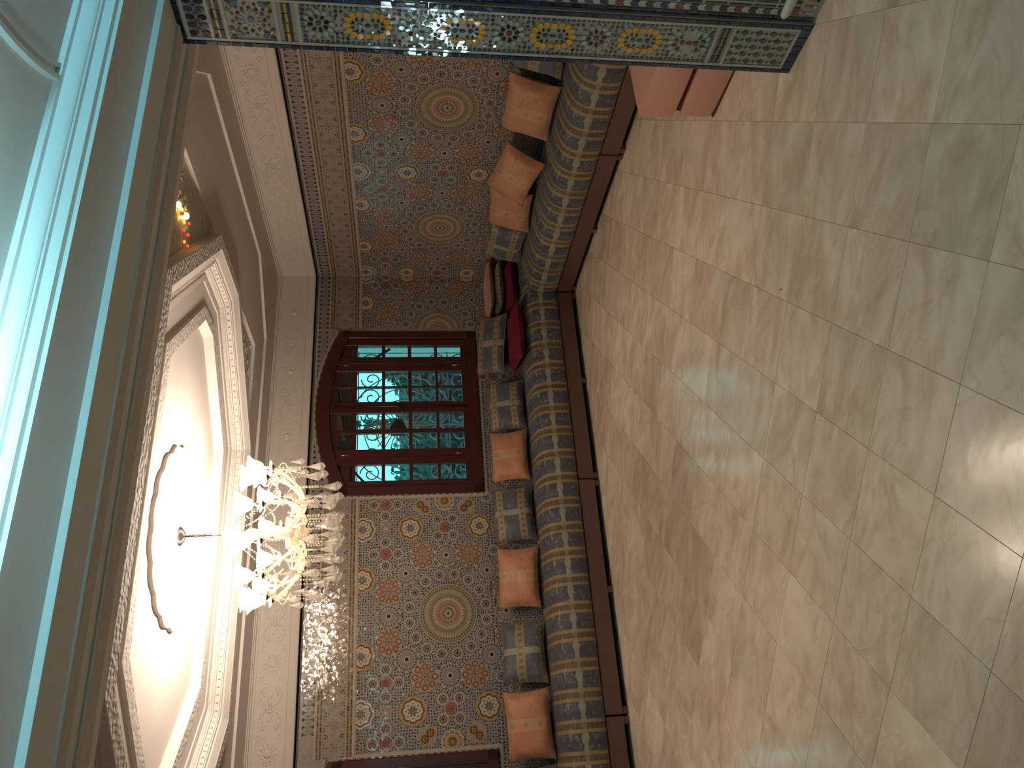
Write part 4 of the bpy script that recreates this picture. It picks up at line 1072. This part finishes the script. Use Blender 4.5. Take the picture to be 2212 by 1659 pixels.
# garden outside
def shrub(name, label, cat, c, r, n, trunk=True, seed=1, group=None):
    random.seed(seed); o = thing(name, label, cat, (c[0], c[1], 0), 0, group); mb = MB()
    for i in range(n):
        a = random.random()*2*PI; ph = math.acos(random.uniform(-1, 1)); q = random.random()**.4
        p = Vector((r[0]*q*math.sin(ph)*math.cos(a), r[1]*q*math.sin(ph)*math.sin(a), c[2]+r[2]*q*math.cos(ph)))
        u = Vector((random.gauss(0, 1), random.gauss(0, 1), random.gauss(0, 1))).normalized()*random.uniform(.05, .11); v = u.cross(Vector((random.gauss(0, 1), random.gauss(0, 1), random.gauss(0, 1)))).normalized()*random.uniform(.03, .05)
        mb.add([p-u, p-v, p+u, p+v], [(0, 1, 2, 3)])
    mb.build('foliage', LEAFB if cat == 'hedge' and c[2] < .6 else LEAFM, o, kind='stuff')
    if trunk: MB().tube([(0, 0, 0), (.05, .03, c[2]*.5), (-.05, 0, c[2]), (.12, .05, c[2]+r[2]*.6)], [.10, .08, .06, .02], 8).build('trunk', BARK, o, True)
    return o
gd = struct(MB().box((-14, YW+.34, -.35), (16, 24, -.25)).build('ground', mat('garden_soil', (.06, .08, .06), .9)))
gw = thing('garden_wall', 'grey rendered garden wall beyond the hedge outside the arched window', 'wall', (2, 13.3, -.25)); MB().box((-12, 0, 0), (14, .2, 2.1)).build('wall_body', mat('render_grey', (.16, .20, .22), .9), gw)
shrub('garden_tree', 'bushy tree outside seen through the upper left panes of the arched window', 'tree', (6.45, 12.0, 1.75), (.55, .4, .55), 900, seed=2)
shrub('garden_tree', 'leafy tree outside seen through the right casement of the arched window', 'tree', (7.9, 11.3, 2.0), (.6, .5, .9), 1500, seed=5)
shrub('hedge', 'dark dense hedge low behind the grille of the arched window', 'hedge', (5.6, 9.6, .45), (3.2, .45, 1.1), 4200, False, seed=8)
shrub('garden_tree', 'slim dark tree outside, tallest behind the arched window', 'tree', (5.25, 12.2, 1.9), (.13, .13, .9), 160, seed=11)
shrub('hedge', 'lighter green far hedge beyond the dark one, outside the arched window', 'hedge', (5.4, 12.75, .95), (3.6, .3, 1.05), 3600, False, seed=18)
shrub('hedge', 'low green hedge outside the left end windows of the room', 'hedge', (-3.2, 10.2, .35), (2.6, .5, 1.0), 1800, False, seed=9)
# plaster reveal wing seen through the right side sash
struct(MB().box((4.20, YW+.34, -.2), (4.32, YW+.85, 3.4)).build('wall_reveal', mat('pale_render', (.78, .74, .74), .85)))

# ------------------------------------------------------------------ sofas along the two walls
def base_unit(label, ln, loc, rz):
    t = thing('sofa_base', label, 'sofa base', loc, rz, None)
    # local: x along, y from front (0) to wall (+), z up
    f = MB(); f.bbox((0.004, 0, .052), (ln-.004, .024, .200), .005); f.bbox((.004, .50, .052), (ln-.004, .524, .200), .004)
    f.bbox((.004, .024, .06), (.028, .50, .198), .004); f.bbox((ln-.028, .024, .06), (ln-.004, .50, .198), .004); f.box((.028, .024, .17), (ln-.028, .50, .186)); f.build('frame', SOFAWOOD, t)
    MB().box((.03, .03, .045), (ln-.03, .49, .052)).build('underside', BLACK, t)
    for x in (.035, ln/2, ln-.035):
        for y in (.035, .47): MB().bbox((x-.028, y-.02, 0), (x+.028, y+.02, .052), .003).build('leg', SOFAWOOD, t)
    return t
FX, FY = 4.33, 6.665
base_unit('brown wooden sofa base under the long wall, nearest the room corner', 2.03, (2.30, FY, 0), 0)
base_unit('dark wooden sofa base under the chandelier, middle one on the long wall', 2.01, (.285, FY, 0), 0)
base_unit('brown wooden sofa base at the far left end of the long wall', 2.01, (-1.73, FY, 0), 0)
# right wall: local x -> -y world, local y -> +x world
base_unit('dark maroon sofa base on the right wall, running into the room corner', 2.0, (FX, 6.665, 0), -PI/2)
base_unit('lighter brown sofa base on the right wall, beside the salmon ottoman', 2.0, (FX, 4.66, 0), -PI/2)
def mattress(label, ln, loc, rz):
    # front profile (y, z) with arc length as v
    P_ = [(.50, .203), (.05, .203), (.0, .208), (-.028, .24), (-.038, .30), (-.036, .36), (-.026, .42), (-.004, .470), (.035, .508), (.09, .533), (.17, .552), (.27, .562), (.38, .562), (.49, .552), (.535, .52), (.545, .44), (.545, .25), (.50, .203)]
    arc = [0]; 
    for i in range(1, len(P_)): arc.append(arc[-1]+math.dist(P_[i], P_[i-1]))
    v0 = arc[2]; nx = int(ln/.03); vs = []; uv = []; rnd = random.Random(4)
    ph = [rnd.random()*6 for _ in range(6)]
    for i in range(nx+1):
        x = ln*i/nx; e = min(x, ln-x); k = min(1, e/.05)
        sh_ = .03*(1-math.sqrt(max(0, 1-(1-k)**2)))
        for j, (y, z_) in enumerate(P_):
            wv = .005*math.sin(x*27+ph[0])+.004*math.sin(x*61+ph[1]) if 2 < j < 12 else 0
            cyy, cz = .25, .38; yy = y+(cyy-y)*sh_*1.2; zz = z_+(cz-z_)*sh_*1.2
            dpl = (-.006*abs(math.sin(PI*x/.2315+.4)) if 3 < j < 10 else 0)
            vs.append((x, yy-wv-dpl*.6, zz+(wv*.8 if 5 < j < 14 else 0))); uv.append((x, arc[j]-v0))
    m_ = len(P_); fs = [(i*m_+j, (i+1)*m_+j, (i+1)*m_+j+1, i*m_+j+1) for i in range(nx) for j in range(m_-1)]+[tuple(range(m_)), tuple(range(nx*m_+m_-1, nx*m_-1, -1))]
    mb = MB(); mb.add(vs, fs, uvs=uv); o = mb.build('mattress', MATTRESS_M, None, True); o.location = loc; o.rotation_euler = (0, 0, rz); o['label'] = label; o['category'] = 'mattress'
    return o
mattress('long plaid brocade sofa mattress on the wooden bases under the windows', 6.60, (-1.745, FY, 0), 0)
mattress('plaid brocade sofa mattress on the bases along the right wall', 4.0, (FX+.003, 6.615, 0), -PI/2)

# ------------------------------------------------------------------ cushions
def cushion_mesh(wd, hg, th, pinch=.10, n=14, seed=0):
    rnd = random.Random(seed); mb = MB(); vs = []; uv = []; N1 = n+1; a1, a2 = rnd.random()*6, rnd.random()*6
    for side in (1, -1):
        for j in range(N1):
            for i in range(N1):
                u, v = -1+2*i/n, -1+2*j/n
                x = wd/2*u*(1-pinch*(1-abs(v)**2)*abs(u)**3*.8); z = hg/2*v*(1-pinch*(1-abs(u)**2)*abs(v)**3*.8)
                t = th/2*(max(0, 1-u**4)**.6)*(max(0, 1-v**4)**.6)
                t *= 1+.10*math.sin(5*u+a1)*math.cos(4*v+a2)
                vs.append((x, side*-t, z)); uv.append(((u+1)/2, (v+1)/2))
    fs = [(j*N1+i, j*N1+i+1, (j+1)*N1+i+1, (j+1)*N1+i) for j in range(n) for i in range(n)]
    o = N1*N1; fs += [(o+j*N1+i, o+(j+1)*N1+i, o+(j+1)*N1+i+1, o+j*N1+i+1) for j in range(n) for i in range(n)]
    mb.add(vs, fs, uvs=uv); return mb
def fringe_mesh(wd, hg, n=26, r=.007, pinch=.10):
    mb = MB(); pts = []
    for (a, b_) in (((-1, -1), (1, -1)), ((1, -1), (1, 1)), ((1, 1), (-1, 1)), ((-1, 1), (-1, -1))):
        for k in range(n):
            t = k/n; u = a[0]+(b_[0]-a[0])*t; v = a[1]+(b_[1]-a[1])*t
            x = wd/2*u*(1-pinch*(1-abs(v)**2)*abs(u)**3*.8); z = hg/2*v*(1-pinch*(1-abs(u)**2)*abs(v)**3*.8); pts.append((x, 0, z))
    for p in pts: mb.sphere(p, r, 5, 4)
    mb.tube(pts+[pts[0]], r*.6, 5, cap=False); return mb
CM = {}
def cushion(label, m_, loc, yaw=0, lean=18, roll=0, size=(.53, .385, .15), group=None, flat=False):
    t = thing('cushion', label, 'cushion', loc, 0, group)
    key = (size, m_.name)
    if key not in CM: CM[key] = (cushion_mesh(*size, seed=len(CM)).mesh('cushion_cover', m_, True), fringe_mesh(*size[:2]).mesh('fringe', FRINGE if m_ is not CRIMSON else CRIMSON, True))
    a = inst(CM[key][0], 'cushion_cover', t); b_ = inst(CM[key][1], 'fringe', t)
    t.matrix_world = Matrix.Translation(loc) @ Matrix.Rotation(math.radians(yaw), 4, 'Z') @ Matrix.Rotation(math.radians(-lean), 4, 'X') @ Matrix.Rotation(math.radians(roll), 4, 'Y')
    return t
zc = .772; yb_ = 7.02
G = None
cushion('plaid cushion at the far left, half cut off by the picture edge', PLAID_B, (-.30, yb_, zc), 0, 17, 1)
cushion('apricot cushion, leftmost of the orange ones on the long sofa', ORANGE, (.275, yb_-.01, zc+.005), -2, 20, -2, (.55, .40, .16))
cushion('blue plaid cushion with one gold band crossing a cream band', PLAID_B, (.856, yb_+.01, zc-.002), 3, 17, 1)
cushion('apricot cushion on the long sofa under the big round medallion, middle one of the three', ORANGE, (1.496, yb_-.01, zc), -1, 20, 2, (.55, .385, .16))
cushion('plaid cushion with two gold bands left of the arched window', PLAID_A, (2.09, yb_+.01, zc), 2, 17, -1)
cushion('apricot cushion under the left side of the arched window', ORANGE, (2.667, yb_-.01, zc), 0, 20, 1, (.52, .37, .15))
cushion('dark plaid cushion under the middle of the arched window', PLAID_A, (3.209, yb_+.01, zc-.005), -2, 17, 0, (.53, .37, .14))
cushion('crimson velvet cushion lying under the big silvery plaid cushion', CRIMSON, (3.90, 6.86, .640), 3, 88, 4, (.66, .42, .14))
cushion('large silvery blue plaid cushion slumped on a crimson one near the corner', PLAID_A, (3.92, 7.055, .868), -6, 40, 7, (.66, .34, .11))
cushion('crimson velvet cushion at the bottom of the pile in the corner', CRIMSON, (4.55, 6.98, .645), 0, 90, 0, (.54, .42, .14))
cushion('dark plaid cushion lying flat, middle of the corner pile', PLAID_B, (4.54, 6.99, .768), -2, 90, 0, (.54, .42, .09))
cushion('apricot cushion lying flat on top of the corner pile', ORANGE, (4.53, 7.00, .868), 2, 90, 1, (.58, .40, .085))
xr_ = 4.67
cushion('bluish plaid cushion on the right sofa, nearest the corner', PLAID_A, (xr_, 6.30, zc), -90, 18, 2, (.52, .38, .15))
cushion('apricot cushion on the right sofa, farthest from the pier', ORANGE, (xr_-.01, 5.765, zc+.01), -88, 20, -4, (.52, .41, .15))
cushion('apricot cushion tipped to one side, middle of the right sofa', ORANGE, (xr_-.07, 5.22, zc+.035), -80, 24, 17, (.53, .38, .15))
cushion('largest apricot cushion, nearest the mosaic pier on the right sofa', ORANGE, (xr_-.02, 4.50, zc+.005), -92, 19, 1, (.60, .41, .16))
cushion('dark plaid cushion at the right end of the right sofa, half behind the pier', PLAID_B, (xr_+.01, 3.90, zc), -90, 17, 0, (.56, .39, .14))

# salmon ottoman, two tiers, beside the pier
def softbox(mb, a, b, r, bulge=.012, n=7, skirt=0):
    (x0, y0, z0), (x1, y1, z1) = a, b; cx, cy2, cz = (x0+x1)/2, (y0+y1)/2, (z0+z1)/2; hx, hy, hz = (x1-x0)/2, (y1-y0)/2, (z1-z0)/2
    for ax in range(3):
        for sg in (-1, 1):
            vs = []; o = [i for i in range(3) if i != ax]
            for i in range(n+1):
                for j in range(n+1):
                    c = [0, 0, 0]; c[ax] = sg; c[o[0]] = -1+2*i/n; c[o[1]] = -1+2*j/n
                    H = (hx, hy, hz); p = [c[k]*(H[k]-r) for k in range(3)]
                    d = Vector([c[k]**3 if abs(c[k]) < 1 else c[k] for k in range(3)]); d.normalize()
                    bl = bulge*(1-c[o[0]]**2)*(1-c[o[1]]**2)
                    q = [p[k]+d[k]*r for k in range(3)]; q[ax] += sg*bl
                    q[0] += .003*math.sin(9*q[2]+7*q[1]); vs.append((cx+q[0], cy2+q[1], cz+q[2]))
            fs = [(i*(n+1)+j, (i+1)*(n+1)+j, (i+1)*(n+1)+j+1, i*(n+1)+j+1) for i in range(n) for j in range(n)]
            mb.add(vs, fs)
ot = thing('ottoman', 'salmon pink satin two-tier ottoman behind the mosaic pier', 'ottoman', (3.25, 2.55, 0))
mb = MB(); softbox(mb, (0, 0, .235), (.60, .64, .452), .022, .008); mb.build('upper_cushion', PINKF, ot, True)
mb = MB(); softbox(mb, (.004, .0, .006), (.60, .635, .215), .03, .006); mb.build('lower_cushion', PINKF, ot, True)
MB().box((.03, .03, .19), (.57, .60, .25)).build('underside_seam', mat('dark_seam', (.12, .025, .018), .8), ot)
MB().box((.012, .012, 0), (.59, .62, .012)).build('base_board', mat('base_brown', (.10, .03, .015), .7), ot)

# ------------------------------------------------------------------ chandelier
ch = thing('chandelier', 'crystal chandelier with ruffled glass shades and hanging drops, all bulbs lit', 'chandelier', (CX, CY, 0))
MB().lathe([(.0, 3.165), (.03, 3.168), (.06, 3.19), (.066, 3.205), (.066, 3.208)], n=20).build('canopy', CHROME, ch, True)
MB().tube([(0, 0, 3.17), (0, 0, 2.92)], .005, 6).build('hanging_rod', CHROME, ch, True)
kn = MB(); 
for k in range(4): kn.tube([(.012*math.cos(a), 0 if k % 2 else .012*math.cos(a), 3.13-.035*k+.018*math.sin(a)) for a in np.linspace(0, 2*PI, 12)], .0025, 4)
kn.build('chain_links', CHROME, ch, True)
st = MB(); st.lathe([(0, 2.40), (.02, 2.41), (.045, 2.44), (.05, 2.47), (.02, 2.50), (.018, 2.53), (.04, 2.56), (.045, 2.59), (.018, 2.63), (.014, 2.70), (.035, 2.74), (.04, 2.77), (.014, 2.81), (.012, 2.87), (.03, 2.90), (.026, 2.93), (0, 2.95)], n=14)
st.build('glass_stem', ARMG, ch, True)
MB().lathe([(0, 2.508), (.07, 2.512), (.10, 2.530), (.105, 2.54), (.07, 2.528), (0, 2.522)], n=20).build('hub_dish', ARMG, ch, True)
def drop_mesh(L_, R_):
    mb = MB(); mb.lathe([(0, 0), (R_*.55, -.012-L_*.0), (R_*.35, -L_*.18), (R_*.6, -L_*.45), (R_, -L_*.74), (R_*.92, -L_*.86), (0, -L_)][0:1]+[(R_*.10, -L_*.02), (R_*.22, -L_*.2), (R_*.6, -L_*.5), (R_, -L_*.76), (R_*.80, -L_*.88), (0, -L_)], n=7)
    return mb.mesh('crystal_drop', DROP)
DM = drop_mesh(.130, .029); DM2 = drop_mesh(.095, .023)
def bead_chain(mb, p0, p1, sag, k, r=.0068):
    for i in range(k):
        t = (i+.5)/k; p = Vector(p0).lerp(Vector(p1), t); p.z -= sag*4*t*(1-t); mb.sphere(p, r, 6, 4)
n_arm = 12; RA = .42
shm = MB(); shm.lathe([(.012, 0), (.028, .008), (.042, .03), (.050, .06), (.066, .085), (.078, .095)], n=48, ruffle=(.13, 8)); SHM = shm.mesh('glass_shade', SHADE, True)
bbm = MB(); bbm.lathe([(0, -.004), (.03, -.002), (.048, .006), (.05, .010), (.03, .004), (0, .004)], n=16); BBM = bbm.mesh('drip_dish', BEAD, True)
cdm = MB(); cdm.lathe([(.009, 0), (.009, .055), (0, .056)], n=10); CDM = cdm.mesh('candle_sleeve', CANDLE, True)
cup = MB(); cup.lathe([(0, -.014), (.012, -.010), (.022, .0), (.0, .002)], n=10); CUP = cup.mesh('cup', CHROME, True)
blm = MB(); blm.lathe([(0, 0), (.010, .006), (.014, .02), (.010, .04), (.003, .058), (0, .062)], n=10); BLM = blm.mesh('bulb', BULB, True)
def arm_pts(R, z1, a, dip): return [((.05+(R-.05)*t)*math.cos(a+.25*math.sin(t*PI)), (.05+(R-.05)*t)*math.sin(a+.25*math.sin(t*PI)), 2.52+(z1-2.52)*t**1.5-dip*math.sin(t*PI)) for t in np.linspace(0, 1, 14)]
tips = []
for i in range(n_arm):
    a = 2*PI*i/n_arm+.15; inner = (i % 3 == 0); R = RA; z1 = 2.625
    ao = MB().tube(arm_pts(R, z1, a, .11), [.010]*14, 8).build('arm', ARMG, ch, True)
    MB().tube([((R-.02-.05*math.sin(t*4))*math.cos(a+.02), (R-.02-.05*math.sin(t*4))*math.sin(a+.02), z1-.02+.10*t) for t in np.linspace(-.9, 1.2, 12)], .005, 6).build('glass_curl', ARMG, ch, True)
    x, y = R*math.cos(a), R*math.sin(a); tips.append((x, y, z1))
    inst(CUP, 'cup', ao, loc=(x, y, z1+.005)); inst(BBM, 'drip_dish', ao, loc=(x, y, z1+.010)); inst(CDM, 'candle_sleeve', ao, loc=(x, y, z1+.014)); inst(BLM, 'bulb', ao, loc=(x, y, z1+.070)); inst(SHM, 'glass_shade', ao, loc=(x, y, z1+.060))
    l = bpy.data.lights.new('bulb_light', 'POINT'); l.energy = BULB_W; l.color = BULB_C; l.shadow_soft_size = .02
    lo = bpy.data.objects.new('bulb_light', l); COL.objects.link(lo); lo.parent = ch; lo.location = (x, y, z1+.155)
    bc = MB(); bead_chain(bc, (x, y, z1-.01), (x, y, z1-.20), 0, 9); bc.build('bead_strand', BEAD, ch, True)
    inst(DM, 'crystal_drop', ch, loc=(x, y, z1-.20))
    x2, y2 = .30*math.cos(a+.26), .30*math.sin(a+.26)
    bc = MB(); bead_chain(bc, (x2, y2, 2.47), (x2, y2, 2.325), 0, 8); bc.build('bead_strand', BEAD, ch, True); inst(DM, 'crystal_drop', ch, loc=(x2, y2, 2.325))
    x3, y3 = .19*math.cos(a), .19*math.sin(a)
    bc = MB(); bead_chain(bc, (x3, y3, 2.49), (x3, y3, 2.33), 0, 9); bc.build('bead_strand', BEAD, ch, True); inst(DM2, 'crystal_drop', ch, loc=(x3, y3, 2.33))
    x4, y4 = (R+.035)*math.cos(a+.07), (R+.035)*math.sin(a+.07); inst(DM2, 'crystal_drop', ch, loc=(x4, y4, z1-.10))
for i in range(n_arm):
    p, q = tips[i], tips[(i+1) % n_arm]; bc = MB(); bead_chain(bc, p, q, .07, 15); bc.build('bead_swag', BEAD, ch, True)
    a = 2*PI*i/n_arm+.15; bc = MB(); bead_chain(bc, (.03*math.cos(a), .03*math.sin(a), 2.90), p, .08, 26, .0048); bc.build('bead_swag', BEAD, ch, True)
    bc = MB(); bead_chain(bc, (.1*math.cos(a), .1*math.sin(a), 2.53), (p[0]*.72, p[1]*.72, 2.50), .05, 13); bc.build('bead_swag', BEAD, ch, True)
MB().tube([(.30*math.cos(t), .30*math.sin(t), 2.475) for t in np.linspace(0, 2*PI, 49)], .004, 6).build('lower_ring', ARMG, ch, True)
for k in range(6):
    a = PI/3*k; inst(DM, 'crystal_drop', ch, loc=(.09*math.cos(a), .09*math.sin(a), 2.32)); bc = MB(); bead_chain(bc, (.09*math.cos(a), .09*math.sin(a), 2.45), (.09*math.cos(a), .09*math.sin(a), 2.32), 0, 7); bc.build('bead_strand', BEAD, ch, True)

lf = thing('leaf', 'tiny dark dry leaf lying on the marble floor', 'leaf', (1.936, 2.946, .002), 1.2)
MB().add([(-.012, 0, 0), (0, -.004, .002), (.014, 0, .001), (0, .005, .002)], [(0, 1, 2), (0, 2, 3)]).build('leaf_blade', BARK, lf)
